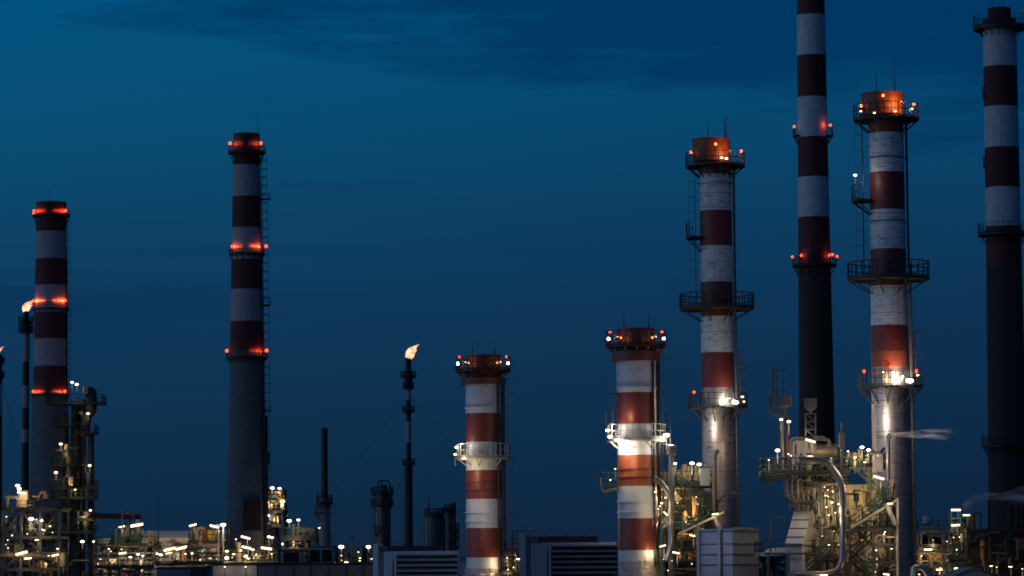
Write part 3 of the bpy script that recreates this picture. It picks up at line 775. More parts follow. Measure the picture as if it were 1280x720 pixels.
root, c, dz, k = column('dark distillation column with hooped pipe on top, left of the middle flare', 478, 600,
    [(612, 14, 0), (640, 14.5, 0), (700, 15.5, 0)], [(617, 6, 14), (632, 6, 14), (665, 6, 11, 100, 250)], tops=0)
b = MB(); b.tube([P(473, 615, 600), P(473, 601, 600), P(486, 601, 600), P(489, 612, 600), P(489, 632, 600)], .13, 8, .5)
b.tube([P(477, 615, 600), P(477, 604, 600)], .2, 8); b.tube([P(482, 615, 600), P(481, 606, 600)], .3, 8); b.build('hooped_pipe', 'dark_steel', root)
root, c, dz, k = column('wide dark column behind louvred intake house, right of the middle flare', 543, 610, [(641, 21, 0), (690, 22, 0)], [(644, 10, 12.5)], tops=1)
rod(root, (c.x - 1, c.y, dz(641)), 2.6, r=.2, name='vent_pipe')
root, c, dz, k = column('narrow dark column with stacked side landings, left of shorter striped stack', 562, 615, [(635, 9, 0), (690, 9.5, 0)], [(639, 4, 7), (662, 4, 12, -60, 60), (672, 4, 12, -60, 60), (683, 4, 12, -60, 60)], tops=1)

# ================================================================== LEFT COLUMN TOWER
root, c, dz, k = column('dark tall column with lit decks and thick hooked pipe, before far left chimney', 95, 560,
    [(502, 13, 0), (560, 14, 0), (640, 17, 0)], [], ('dark_steel', 'dark_steel'), 0, 0, 0, None)
for (x, y0, y1, w_, m_) in ((81, 520, 720, 8, 'dark_steel'), (114, 545, 720, 8, 'dark_steel'), (105, 500, 720, 5, 'soot_steel')):
    vessel(root, x, y0, y1, 559, w_, m_, 'side_column')
for (x0, x1, y) in ((58, 128, 503), (66, 92, 530), (93, 118, 540), (65, 92, 581), (62, 92, 609), (106, 118, 609), (62, 118, 622), (92, 116, 649), (60, 116, 665)):
    deck(root, x0, x1, y, 555, 561, h=1.25, th=.3, r=.06, rm='dark_steel' if y < 560 else 'dark_green')
pipe(root, [(106, 492, 556), (115, 488, 556), (115, 514, 556), (108, 520, 556), (106, 545, 556)], .8, 'dark_steel', 1.6, n=14)
pipe(root, [(106, 492, 555), (106, 483, 555)], .25, 'cream_casing'); pipe(root, [(109, 492, 555), (109, 484, 555)], .25, 'cream_casing')
pipe(root, [(100, 515, 556), (106, 520, 556), (110, 517, 556)], .35, 'insulated_pipe', .5)
for (x, y0, y1, w_) in ((83, 556, 572, 5), (89, 597, 614, 6), (107, 641, 657, 6), (98, 640, 655, 3), (85, 572, 580, 6)):
    vessel(root, x, y0, y1, 555.5, w_, 'cream_casing')
clutter(root, 63, 118, 560, 718, 554, 558, 34, 4, mats=('dark_steel', 'grey_steel', 'dark_green', 'insulated_pipe'), rmax=.2, vert=.55)
lamps(root, [(90, 478, 556, 'white', 60, .9), (96, 480.5, 556, 'white', 60, 1.0), (110, 517, 554.5, 'flood', 90, .9), (76, 555, 555, 'flood', 160, 1.0), (70, 590.5, 555, 'flood', 160, 1.0),
    (112, 582, 555, 'flood', 120, 1.0), (113, 638, 555, 'flood', 120, .8), (103, 677, 553, 'white', 140, 1.1), (117, 677, 553, 'flood', 30, .7), (94, 612, 554.5, 'flood', 70, .6)])
for (x, y, w_) in ((83, 562, 90), (89, 603, 110), (105, 647, 110), (92, 510, 60)): light(root, P(x, y, 553.5), w_ * 1.1, WARM, .2)  # added fill between the decks, without fixtures

# ================================================================== LEFT PROCESS UNIT
c0 = base(38, 540); root = thing('process_unit', (c0.x, c0.y, 0), 'pale braced steel frame at bottom left corner, crammed with lit vessels and pipes', 'process unit')
frame(root, 3, 74, (637, 672, 692, 712), 536, 546, 3, 'grey_steel', .40, ((0, 0, 1), (1, 0, -1), (2, 0, 1), (0, 2, 1)))
deck(root, 0, 78, 635.5, 536, 547, m='dark_steel', rm='dark_green', r=.06); deck(root, 30, 76, 665, 537, 546, r=.06)
deck(root, 0, 76, 696, 536.5, 546, r=.06)
b = MB(); a_ = P(30, 624, 541); b.box(a_, 11 * mpp(540), 2.4, 21 * mpp(540)); b.build('equipment_cabinet', 'cream_casing', root)
vessel(root, 24, 681, 700, 538, 13, 'cream_casing'); vessel(root, 39, 655, 668, 540, 6, 'cream_casing'); vessel(root, 79.5, 692, 708, 536, 8, 'cream_casing'); vessel(root, 50, 704, 716, 538, 16, 'ochre_tank'); vessel(root, 9, 680, 690, 539, 5, 'cream_casing')
pipe(root, [(6, 622, 540), (22, 622, 540), (22, 634, 540)], .3, bend=.5); pipe(root, [(9, 622, 540), (9, 635, 540)], .35); pipe(root, [(0, 695, 535.5), (40, 694, 535.5), (72, 700, 535.5)], .35); pipe(root, [(36, 698, 535), (72, 698, 535)], .2, 'rust')
rod(root, P(6, 622, 540), 1.5); rod(root, P(12, 622, 541), 2.2)
clutter(root, 1, 76, 640, 718, 537, 546, 105, 11, rmax=.22, mats=('dark_steel', 'dark_green', 'grey_steel', 'insulated_pipe', 'dark_steel'))
clutter(root, 1, 60, 618, 636, 538, 544, 12, 12, rmax=.25)
lamps(root, [(22, 607, 539, 'white', 160, 1.3), (24, 611, 538.5, 'white', 120, 1.2), (27, 616, 537, 'tube', 260, 1.1, -8), (39, 648.5, 535, 'white', 260, 1.4), (52, 651, 535, 'flood', 130, .9), (54, 662.5, 535, 'tube', 100, .5, -20),
    (27, 691.5, 534, 'tube', 260, 1.5, 14), (69, 694, 534, 'tube', 220, .9, 12), (46, 675, 535, 'tube', 90, .5, 6), (35, 698, 534, 'tube', 90, .9, 4), (8, 646, 535, 'flood', 60, .4), (10, 685, 535, 'flood', 70, .4), (72, 686, 535, 'flood', 80, .6)])
for (x, y, w_) in ((30, 622, 250), (24, 688, 160), (79, 698, 120), (50, 708, 60), (38, 660, 120), (60, 705, 60)): light(root, P(x, y, 538), w_ * 1.1, WARM, .15)  # added fill inside the frame, without fixtures
glints(root, 3, 76, 645, 716, 535, 540, 16, 7)

# ================================================================== WAREHOUSE BEHIND
c0 = base(205, 720); root = thing('warehouse', (c0.x, c0.y, 0), 'long pale low building with small triangular gable, behind the left pipe rack', 'building')
xa, xb = P(120, 680, 720).x, P(300, 680, 720).x; zt, zm, zb_ = ZP(663, 720, 210), ZP(672, 720, 210), 0
b = MB(); b.box(((xa + xb) / 2, 735, zm / 2), xb - xa, 24, zm); b.build('wall', 'roof_sheet', root)
xr = P(176, 680, 720).x
b = MB(); b.hexa([(xr, 722.6, zm + .02), (xb, 722.6, zm + .02), (xb, 747, zm + .02), (xr, 747, zm + .02)], [(xr, 727, zt), (xb, 727, zt), (xb, 743, zt), (xr, 743, zt)]); b.build('roof', 'roof_sheet', root)
b = MB(); g0, g1, g2 = P(205, 679, 719), P(223, 679, 719), P(214, 672, 719)
b.add([(g0.x, 722.5, g0.z), (g1.x, 722.5, g1.z), (g2.x, 722.5, g2.z), (g0.x, 730, g0.z), (g1.x, 730, g1.z), (g2.x, 730, g2.z)], [(0, 1, 2), (1, 4, 5, 2), (0, 2, 5, 3), (3, 5, 4)]); b.build('gable', 'beige_wall', root)
b = MB(); b.box(((xa + xb) / 2, 722.85, ZP(683, 720, 210)), xb - xa, .3, .5); b.build('gutter', 'white_steel', root)
for x in (182, 200, 218, 236, 262): light(root, P(x, 669, 708), 900, WARM, 1)  # added lights to brighten the building, no lamps stand here

# ================================================================== LEFT PIPE RACKS
def rack(label, x0, x1, D0, D1, ys, nb, seed, n, L, extra=(), brace=(), name='pipe_rack', m='grey_steel', y1=718, nd=2):
    c0 = base((x0 + x1) / 2, (D0 + D1) / 2); root = thing(name, (c0.x, c0.y, 0), label, name.replace('_', ' '))
    frame(root, x0, x1, ys, D0, D1, nb, m, .32, brace)
    for y in ys[:nd]: deck(root, x0, x1, y - 1, D0 + .4, D1 - .4, r=.055)
    for i in range(5):
        y = random.Random(seed + i).uniform(ys[0] + 4, y1); pipe(root, [(x0 - 2, y, D0 - .5 - .3 * i), (x1 + 2, y, D0 - .5 - .3 * i)], random.Random(seed * 3 + i).uniform(.08, .22), random.Random(seed + 9 * i).choice(['insulated_pipe', 'silver_pipe', 'grey_steel', 'dark_green']))
    clutter(root, x0, x1, ys[0] - 3, y1, D0 - 1, D1, int(n * 1.6), seed, rmax=.17, vert=.5)
    lamps(root, L); glints(root, x0 + 2, x1 - 2, ys[0] + 4, 716, D0 - 1, D0 + 3, max(5, int((x1 - x0) * .26)), seed + 2)
    for (x, y, w_) in extra: light(root, P(x, y, D0 + 1.2), w_ * 1.9, WARM, .15)  # extra fill inside the rack, not tied to a fixture
    return root
root = rack('pipe rack left of the slim mast, green cabinet on top, rust red pipe above', 118, 192, 515, 524, (682, 697, 709), 4, 21, 62,
    [(171, 656.5, 512, 'tube', 260, 1.6, 10), (152, 658.5, 513, 'tube', 120, .8, 12), (153, 691.5, 512, 'tube', 220, .9, 8), (163, 696, 511, 'white', 140, .9), (172.5, 693, 511, 'white', 120, .8), (178.5, 695, 511, 'white', 120, .8), (136, 686, 512, 'flood', 70, .5), (124, 706, 512, 'flood', 70, .4), (186, 712, 512, 'flood', 90, .4)],
    ((160, 668, 240), (140, 700, 150), (175, 706, 150), (150, 680, 120)), ((0, 0, 1), (2, 0, -1)))
deck(root, 139, 186, 680, 514, 521, h=1.4, rm='green_rail', r=.06)
for (x, y0, y1, w_) in ((159, 658, 684, 5), (172, 650, 667, 4), (178, 662, 668, 3), (156, 664, 676, 9), (166, 664, 676, 5)): vessel(root, x, y0, y1, 516, w_, 'cream_casing')
b = MB(); b.box(P(148, 676, 514), 2.2, 1.6, 1.2); b.box(P(170, 674, 515), 1.6, 1.2, 1.6); b.build('green_cabinet', 'dark_green', root)
b = MB()
for x in (186, 191): b.bar(P(x, 664, 514), P(x, 682, 514), .05, 5)
for y in (664, 668, 672, 676, 680): b.bar(P(186, y, 514), P(191, y, 514), .05, 4)
b.build('yellow_ladder', 'yellow_paint', root)
pipe(root, [(153, 668, 513), (153, 641, 513), (164, 640, 513), (168, 648, 513)], .13, 'grey_steel', .5)
pipe(root, [(144.5, 684, 513), (144.5, 661, 513), (150, 659, 513)], .09, 'grey_steel', .5)
c0 = base(144, 530); root = thing('rusty_pipe', (c0.x, c0.y, 0), 'long straight rust red pipe reaching right from the dark column tower against the sky', 'pipe')
pipe(root, [(112, 644.5, 530), (176, 646, 530)], .42, 'rust', name='pipe_run'); b = MB()
for x in (162, 172): b.bar(P(x, 646, 530), (P(x, 646, 530).x, 530, 0), .16, 6)
b.build('support', 'grey_steel', root)
c0 = base(198.5, 505); root = thing('slender_mast', (c0.x, c0.y, 0), 'thin dark mast standing before the left pipe racks and pale low building', 'mast')
b = MB(); b.bar((c0.x, c0.y, 0), P(198.5, 622, 505), .16, 6, 0, .05); b.build('pole', 'dark_steel', root)
b = MB(); b.lathe((c0.x, c0.y), [(.05, 3), (.3, 3), (.3, 2.6), (.05, 2.6)], 8); b.build('collar', 'dark_steel', root)
root = rack('pipe rack under the pale building gable with row of bright slanted tube lights', 194, 236, 512, 522, (688, 699, 710), 2, 33, 58,
    [(212, 686.5, 509, 'tube', 320, 1.5, 13), (227, 685, 509, 'tube', 320, 1.5, 13), (211, 691.5, 508.5, 'tube', 200, .9, 4), (196, 692, 510, 'white', 130, .9), (201, 693.5, 510, 'white', 130, .9), (232, 692, 510, 'flood', 80, .7), (205, 713, 509, 'flood', 70, .4)],
    ((205, 702, 170), (222, 700, 220), (215, 712, 120)), nd=1)
root = rack('pipe rack left of second chimney, green cage and chunky elbow pipe on top', 235, 282, 508, 520, (679, 697, 708), 3, 47, 60,
    [(241, 656.5, 506, 'tube', 220, .95, 14), (268, 658, 506, 'tube', 220, 1.2, -12), (240, 691.5, 505, 'flood', 150, .9), (259, 705, 506, 'flood', 60, .4), (250, 700, 506, 'flood', 60, .4)],
    ((245, 668, 160), (260, 690, 160), (250, 708, 120)), ((0, 0, -1), (2, 0, 1)))
deck(root, 236, 272, 676, 509, 516, h=1.8, rm='green_rail', r=.06)
pipe(root, [(247, 672, 508), (247, 661, 508), (254.5, 660, 508), (255.5, 684, 508)], .38, 'cream_casing', .6); pipe(root, [(255.5, 662, 507), (255.5, 682, 507)], .42, 'rust')
b = MB()
for i, x in enumerate((260, 263, 266, 269)): b.box(P(x, 668 + i % 2 * 2, 510), .3, .5, 1.4)
b.build('yellow_valve', 'yellow_paint', root)
rod(root, P(263.5, 665, 512), 2.6, r=.05, name='antenna'); pipe(root, [(248, 680, 507), (264, 684, 507), (276, 683, 507)], .45, 'beige_wall')
for (x0, x1, y, sd) in ((118, 192, 707, 1), (194, 280, 703, 2)):
    c0 = base((x0 + x1) / 2, 497); root2 = thing('catwalk', (c0.x, c0.y, 0), 'dark railed catwalk in front of ' + ('the pipe rack with the green cabinet' if sd == 1 else 'the two racks left of second chimney'), 'catwalk')
    deck(root2, x0, x1, y, 496, 498, h=1.3, r=.07, rm='dark_green', th=.4)
    b = MB()
    for i in range(6): x = P(x0 + (x1 - x0) * (i + .5) / 6, y, 497); b.box((x.x, 497, x.z / 2 - .3), .25, .25, x.z - .6)
    b.build('support', 'dark_steel', root2); clutter(root2, x0, x1, y + 2, 720, 494.5, 496, 12, 150 + sd, mats=('dark_steel', 'dark_green', 'grey_steel'), rmax=.2)
# lamp posts in front of it
for i, (x, y, lb) in enumerate(((279, 656, 'tall white lamp post with one bright head, left foot of second chimney'), (273, 660, 'shorter grey lamp post directly left of the tall white one'))):
    c0 = base(x, 500 - i); root = thing('lamp_post', (c0.x, c0.y, 0), lb, 'lamp post')
    b = MB(); t = P(x, y + 2, 500 - i); b.bar((c0.x, c0.y, 0), (c0.x, c0.y, t.z), .17, 8, 0, .11); b.bar((c0.x, c0.y, t.z), (c0.x - 1.0, c0.y - .3, t.z + .3), .07, 6); b.build('pole', 'white_steel', root)
    if i == 0: lamp(root, x, y, 499.5, 'white', 320, 1.5, post=.2)
root = rack('dense dark rack at foot of second chimney with tube lights slanting down', 284, 346, 500, 512, (688, 700), 4, 61, 70,
    [(307, 672, 497, 'tube', 300, 1.2, -14), (308, 684.5, 497, 'tube', 300, 1.2, -12), (316, 687, 496.5, 'flood', 150, .9), (333, 685.5, 496, 'tube', 300, 1.4, -8), (307, 695.5, 496, 'flood', 160, 1.1), (301, 688, 497, 'flood', 70, .7), (283.5, 689, 497, 'flood', 160, 1.0), (283.5, 697.5, 497, 'white', 160, 1.2), (336, 671, 497, 'white', 120, .9), (295, 674, 498, 'flood', 40, .5)],
    ((296, 690, 110), (320, 698, 110)), m='dark_steel', nd=1)
for (x, y0, y1) in ((288, 660, 704), (292, 664, 704), (297, 672, 704)): vessel(root, x, y0, y1, 505, 3.4, 'dark_steel')
pipe(root, [(299, 678, 499), (299, 702, 499)], .3, 'cream_casing')

# ================================================================== LIT TOWER RIGHT OF SECOND CHIMNEY
c0 = base(345, 640); root = thing('process_tower', (c0.x, c0.y, 0), 'small lit tower of stacked ring decks hugging the right side of second chimney', 'process tower')
vessel(root, 344, 618, 720, 640, 12, 'insulated_pipe', 'column'); vessel(root, 352, 612, 622, 637, 3, 'white_steel')
for (x0, x1, y) in ((334, 354, 620), (334, 355, 639), (333, 356, 657)):
    deck(root, x0, x1, y, 634, 644, h=1.4, r=.07, rm='dark_steel', th=.35)
for (x, y0, y1) in ((338, 625, 636), (349, 645, 655), (341, 643, 655), (353, 626, 636)): pipe(root, [(x, y0, 633), (x, y1, 633)], .35, 'cream_casing')
clutter(root, 334, 356, 615, 700, 632, 638, 26, 71, rmax=.22, vert=.6)
lamps(root, [(340, 610, 633, 'white', 160, 1.2), (349.5, 610.5, 633, 'white', 100, .9), (334.5, 628, 633, 'flood', 120, .9), (353, 627, 633, 'white', 240, 1.3), (335, 644.5, 633, 'white', 160, 1.1), (357, 644.5, 633, 'flood', 80, .7), (340, 672, 630, 'white', 110, .8)])
for (x, y) in ((344, 630), (344, 650), (344, 616)): light(root, P(x, y, 633), 260, WARM, .3)
c0 = base(376, 600); root = thing('process_unit', (c0.x, c0.y, 0), 'raised deck of drums glowing yellow beneath, left of the slim dark exhaust stack', 'process unit')
frame(root, 354, 394, (671, 686), 596, 606, 3, 'dark_steel', .35); deck(root, 352, 395, 670, 595, 607, h=1.4, r=.06, rm='dark_green', th=.8)
vessel(root, 367, 655, 668, 600, 5, 'white_steel'); vessel(root, 372, 659, 668, 600, 9, 'insulated_pipe'); hdrum(root, 375, 394, 663, 600, 8, 'cream_casing'); vessel(root, 367, 676, 690, 601, 13, 'ochre_tank'); vessel(root, 383, 676, 690, 601, 10, 'dark_steel')
clutter(root, 352, 394, 672, 700, 595, 603, 24, 81, rmax=.2)
lamps(root, [(361.5, 651, 595, 'white', 200, 1.3), (373, 650, 595, 'white', 100, .9), (352, 680, 594, 'white', 140, 1.0), (367, 677, 594, 'flood', 60, .3)])
light(root, P(367, 681, 594), 330, WARM, .3); light(root, P(372, 661, 594), 160, WARM, .3)

# ================================================================== FAR SKYLINE, MIDDLE
root = rack('low distant rack with two bright floodlights between slim exhaust stack and hooped column', 408, 470, 700, 712, (690, 699), 5, 91, 40,
    [(426.5, 683.5, 695, 'white', 220, 1.5), (460.5, 683.5, 695, 'white', 220, 1.3), (433, 703, 694, 'flood', 120, 1.2), (419, 704, 694, 'flood', 60, .6), (448, 690, 695, 'flood', 60, .5)], m='dark_steel', nd=1)
pipe(root, [(440, 692, 697), (440, 672, 697), (443, 671, 697), (437, 670.5, 697)], .12, 'dark_steel', .1)
for (x, dD, w_) in ((412, 690, 10), (421, 692, 6), (455, 691, 8)): vessel(root, x, 686, 702, dD, w_, 'dark_steel')

# ================================================================== FRONT BUILDINGS
def shed(name, label, x0, x1, ytop, D, depth, m, cat, trim='dark_steel'):
    c0 = base((x0 + x1) / 2, D, ytop); root = thing(name, (c0.x, c0.y, 0), label, cat)
    a, b_ = P(x0, ytop, D), P(x1, ytop, D); z = (a.z + b_.z) / 2; b = MB()
    b.box(((a.x + b_.x) / 2, D + depth / 2, z / 2), b_.x - a.x, depth, z); b.build('wall', m, root)
    b = MB(); b.box(((a.x + b_.x) / 2, D + depth / 2, z + .1), b_.x - a.x + .2, depth + .2, .2); b.build('coping', trim, root)
    b = MB(); b.rail([(a.x, D + .4, z + .2), (b_.x, D + .4, z + .2)], 1.1, .035, 1.6); b.build('roof_railing', 'dark_steel', root)
    return root, z
root, z = shed('flat_roof_building', 'long plain beige wall with flat roof along the bottom, left of louvred intake house', 322.5, 467, 706, 345, 18, 'beige_wall', 'building')
for i in range(6):
    p = P(345 + i * 22, 706, 345); b = MB(); b.box((p.x, 344.96, z / 2), .05, .06, z); b.build('wall_joint', 'dark_steel', root)
root, z = shed('flat_roof_building', 'pale clad wall lit from above at bottom edge, beneath second chimney', 266, 321, 707, 346, 16, 'pale_cladding', 'building', 'dark_steel')
for x in (281, 307):
    lamp(root, x, 708.5, 345.2, 'flood', 14, .5, post=.1, off=(0, -.35, -.3))
    b = MB(); p = P(x, 712, 345.8); b.box((p.x, 345.95, z / 2), .08, .08, z - .4); b.build('wall_seam', 'grey_steel', root)
root, z = shed('flat_roof_building', 'low dark blue building with pipes on top at bottom, left of pale clad wall', 196, 265, 711, 350, 14, 'blue_grey_cladding', 'building')
b = MB(); b.box(P(248, 717, 349.6), 1.6, .3, 1.0); b.build('shutter', 'dark_steel', root)
def aircooler(label, x0, x1, y0, y1, D, n):
    c0 = base((x0 + x1) / 2, D); root = thing('air_cooler', (c0.x, c0.y, 0), label, 'air cooler')
    a, b_ = P(x0, y0, D), P(x1, y1, D); b = MB(); b.box(((a.x + b_.x) / 2, D + 3, (a.z + b_.z) / 2), b_.x - a.x, 6, a.z - b_.z); b.build('housing', 'grey_cladding', root)
    w_ = (b_.x - a.x) / n
    for i in range(n):
        b = MB(); b.box((a.x + w_ * (i + .5), D - .03, (a.z + b_.z) / 2), w_ * .82, .08, (a.z - b_.z) * .78); b.build('grille', 'black_void', root)
    b = MB()
    for i in range(n + 1): b.box((a.x + w_ * i + (.1 if i == 0 else -.1 if i == n else 0), D + .2, b_.z / 2), .2, .2, b_.z)
    b.box(((a.x + b_.x) / 2, D + 3, a.z + .12), b_.x - a.x + .4, 6.4, .22); b.build('support', 'grey_steel', root)
aircooler('wide grey air cooler box with two black grilles at foot of slim exhaust stack', 386, 416, 685, 704, 430, 2)
aircooler('smaller grey box with one black grille left of the wide air cooler', 352, 376, 689, 705, 425, 1)

# ---- louvred intake houses
def louvre_house(label, D, xl, xs, xf, xr, ytop, ylou, nbl, ms, ang=15):
    """xl..xs tall side slab, xs..xf recessed side panel, xf..xr louvred front"""
    k = mpp(D); c0 = base((xf + xr) / 2, D, ylou); root = thing('intake_house', (c0.x, c0.y, 0), label, 'louvred intake house', 'louvred air intake houses')
    A = R(ang); ux = Vector((math.cos(A), math.sin(A), 0)); uy = Vector((-math.sin(A), math.cos(A), 0))
    f0 = P(xf, ylou, D); o = Vector((f0.x, f0.y, 0)); W = (xr - xf) * k / math.cos(A)
    dep = (xf - xs) * k / math.sin(A); z1 = f0.z; z0 = ZP(ytop, D, xf)
    def at(x, y, z): return o + ux * x + uy * y + Vector((0, 0, z))
    def rb(mb, x0, x1, y0, y1, za, zb): mb.box(at((x0 + x1) / 2, (y0 + y1) / 2, (za + zb) / 2), x1 - x0, y1 - y0, zb - za, A)
    b = MB(); rb(b, 0, W, .3, dep, 0, z1); b.build('housing', ms[0], root)
    b = MB(); rb(b, -.25, W * .86, dep * .45, dep + 1.5, z1 + .02, z0); b.build('roof_box', ms[1], root)
    b = MB(); rb(b, -.5, -.003, dep + .3, dep + 2.4, 0, z0 + .25); b.build('end_slab', ms[2], root)
    b = MB(); rb(b, -.06, -.003, .5, dep - .3, 0, z1 - .2)
    n = max(3, int(dep / 1.1))
    for i in range(n): rb(b, -.12, -.061, .5 + i * (dep - .8) / n, .56 + i * (dep - .8) / n, 0, z1 - .2)
    b.build('side_cladding', ms[2], root)
    # sloping weather hoods
    hh = 6.7 * k * (1 if ang > 0 else 1)
    for i in range(nbl):
        zt = z1 - i * hh; b = MB()
        pts = [at(-.0, .25, zt), at(W, .25, zt), at(W, -.75, zt - hh * .55), at(0, -.75, zt - hh * .55)]
        low = [p - Vector((0, 0, .06)) for p in pts]
        b.add(pts + low, [(0, 3, 2, 1), (4, 5, 6, 7), (0, 1, 5, 4), (1, 2, 6, 5), (2, 3, 7, 6), (3, 0, 4, 7)])
        lip = MB.__new__(MB); 
        b.box(at(W / 2, -.76, zt - hh * .55 - .07), W, .05, .16, A)
        b.build('louvre_blade', ms[3], root)
    b = MB(); rb(b, .05, W - .05, .22, .298, 0, z1 - .1); b.build('intake_mesh', 'black_void', root)
    for i in (0, 1):
        b = MB(); x = 0.0 if i == 0 else W
        b.add([at(x, .25, 0), at(x, .25, z1), at(x, -.6, z1 - hh * .5), at(x, -.6, 0)] + [at(x + (.06 if i else -.06), .25, 0), at(x + (.06 if i else -.06), .25, z1), at(x + (.06 if i else -.06), -.6, z1 - hh * .5), at(x + (.06 if i else -.06), -.6, 0)],
              [(0, 1, 2, 3), (7, 6, 5, 4), (0, 4, 5, 1), (1, 5, 6, 2), (2, 6, 7, 3), (3, 7, 4, 0)]); b.build('cheek_plate', ms[2], root)
    b = MB()
    b.bar(at(-.2, .12, 0), at(-.2, .12, z1 - .9), .06, 6)
    b.build('conduit', 'dark_steel', root)
    for i in range(3):
        b = MB(); p = at(W * (.12 + .3 * i), dep * .6, z0); b.bar(p, p + Vector((0, 0, .3)), .05); b.sphere(p + Vector((0, 0, .32)), .1, 8); b.build('lifting_lug', 'grey_steel', root)
louvre_house('louvred grey intake house left of shorter striped stack, lighter and narrower of the two', 330, 469, 477, 494, 570, 682, 689, 8, ('grey_cladding', 'dark_steel', 'grey_cladding', 'grey_cladding'))
louvre_house('wider and darker louvred intake house between the two short striped stacks', 312, 655, 665, 687, 770, 670, 678, 8, ('blue_grey_cladding', 'dark_steel', 'blue_grey_cladding', 'blue_grey_cladding'))
# teal bar and stuff between
c0 = base(652, 360); root = thing('lamp_post', (c0.x, c0.y, 0), 'lamp on thin T shaped pole right of shorter striped stack', 'lamp post')
b = MB(); b.bar((c0.x, c0.y, 0), P(645, 664, 360), .07, 6); b.bar(P(640, 664, 360), P(671, 664, 360), .05, 6); b.bar((P(640, 690, 360).x, 360, 0), P(640, 664, 360), .1, 6); b.build('pole', 'dark_steel', root)
lamp(root, 649, 699, 357, 'tube', 90, .8, tilt=-6)
root = rack('yellow lit pipes and drums squeezed between shorter striped stack and wider louvred house', 630, 655, 362, 370, (688, 706), 1, 101, 22, [(635, 712, 360, 'flood', 60, .4)], ((648, 704, 70),), m='dark_steel', nd=1)
vessel(root, 650, 702, 716, 361, 9, 'ochre_tank')

# ---- white clad block
D = 322; k = mpp(D); th = R(40); c0 = base(915.5, D, 690); root = thing('clad_block', (c0.x, c0.y, 0), 'white ribbed cladding block in front of the slim stack foot, corner towards viewer', 'equipment housing')
cn = P(915.5, 661, D); ux = Vector((math.cos(th), math.sin(th), 0)); ul = Vector((-math.cos(PI / 2 - th), math.sin(PI / 2 - th), 0))
Wr = 34.5 * k / math.cos(th); Wl = 41 * k / math.cos(PI / 2 - th); zt = cn.z; o = Vector((cn.x, cn.y, 0))
b = MB(); q0, q1, q2, q3 = o, o + ux * Wr, o + ux * Wr + ul * Wl, o + ul * Wl
b.hexa([q0, q1, q2, q3], [p + Vector((0, 0, zt)) for p in (q0, q1, q2, q3)]); b.build('wall', 'lilac_cladding', root)
nl = (ul.cross(Vector((0, 0, 1)))).normalized() * -1
if nl.y > 0: nl = -nl
nr = -ul
for i, y in enumerate((664, 680, 693, 706)):
    z = ZP(y, D, 915)
    b = MB(); b.bar(o + nl * .04 + Vector((0, 0, z)), o + ul * Wl + nl * .04 + Vector((0, 0, z)), .1, 4); b.bar(o + nr * .04 + Vector((0, 0, z)), o + ux * Wr + nr * .04 + Vector((0, 0, z)), .08, 4); b.build('seam_rib', 'grey_steel', root)
for f in (.32, .93):
    b = MB(); p = o + ul * (Wl * f) + nl * .16; b.box(p + Vector((0, 0, zt / 2 + .1)), .3, .3, zt + .3, th); b.build('pilaster', 'lilac_cladding', root)
b = MB(); b.bar(o + Vector((0, 0, zt + .06)) + ux * .1, o + ux * Wr * .8 + Vector((0, 0, zt + .06)), .1, 4); b.build('roof_edge', 'white_steel', root)
light(root, o + nl * 5 + ul * 2.2 + Vector((0, 0, ZP(684, D, 900))), 190, (.86, .84, 1.0), .5)  # added cool light on the cladding, no lamp there
light(root, o + ux * 1.5 + ul * .8 + Vector((0, 0, zt + 1.0)), 60, WHITE, .3)

# ================================================================== BOILER UNIT BY STACK F
def casing(root, x0, x1, y0, D, depth, nb=5, m='cream_casing'):
    a, b_ = P(x0, y0, D), P(x1, y0, D); b = MB(); b.box(((a.x + b_.x) / 2, D + depth / 2, a.z / 2), b_.x - a.x, depth, a.z); b.build('casing', m, root)
    b = MB()
    for i in range(nb + 1):
        x = a.x + (b_.x - a.x) * i / nb; b.box((x, D - .16, a.z / 2), .3, .3, a.z)
    for j in range(5): b.box(((a.x + b_.x) / 2, D - .08, a.z - .3 - j * 3.0), b_.x - a.x, .14, .25)
    b.build('buckstay', 'insulated_pipe', root)
c0 = base(856, 352); root = thing('boiler_unit', (c0.x, c0.y, 0), 'yellow lit boiler unit with green zigzag stairs, between short striped stack and slim stack', 'boiler unit')
casing(root, 832, 878, 612, 350, 9)
deck(root, 825, 896, 604, 342, 352, rm='green_rail', r=.05, th=.3); deck(root, 824, 852, 642, 343, 349, rm='green_rail'); deck(root, 824, 868, 660, 343, 349, rm='teal_pipe'); deck(root, 886, 898, 640, 341, 345, rm='green_rail'); deck(root, 822, 880, 700, 341, 349, rm='dark_green'); deck(root, 824, 878, 684, 342, 349, rm='dark_green')
stair(root, (849, 604, 341.5), (890, 640, 341.5)); stair(root, (888, 641, 341), (856, 662, 341)); 
for (x, y0, y1, w_) in ((855, 582, 600, 7), (848, 589, 600, 6), (861, 584, 600, 6), (870, 582, 600, 5), (838, 588, 600, 5), (830, 590, 601, 5), (844, 580, 588, 3)): vessel(root, x, y0, y1, 346, w_, 'cream_casing')
b = MB()
p = P(881, 596.5, 342); b.box(p, 12 * mpp(342), 1.0, 21 * mpp(342)); b.build('louvre_box', 'grey_cladding', root)
b = MB()
for i in range(5): b.box(P(876.5 + i * 2.4, 596.5, 341.4), .07, .1, 1.5)
b.build('louvre_fins', 'white_steel', root)
pipe(root, [(839.5, 720, 340), (839.5, 560, 340)], .32, 'grey_steel'); b = MB(); p = P(839.5, 562, 340); b.lathe((p.x, p.y), [(.15, p.z + .5), (.48, p.z + .4), (.48, p.z - .4), (.3, p.z - .6)], 14); b.build('vent_head', 'grey_steel', root)
pipe(root, [(818, 598, 338.5), (826, 602, 338.5), (838, 620, 338.5), (838, 684, 338.5), (832, 700, 338.5)], .28, 'silver_pipe', 1.2)
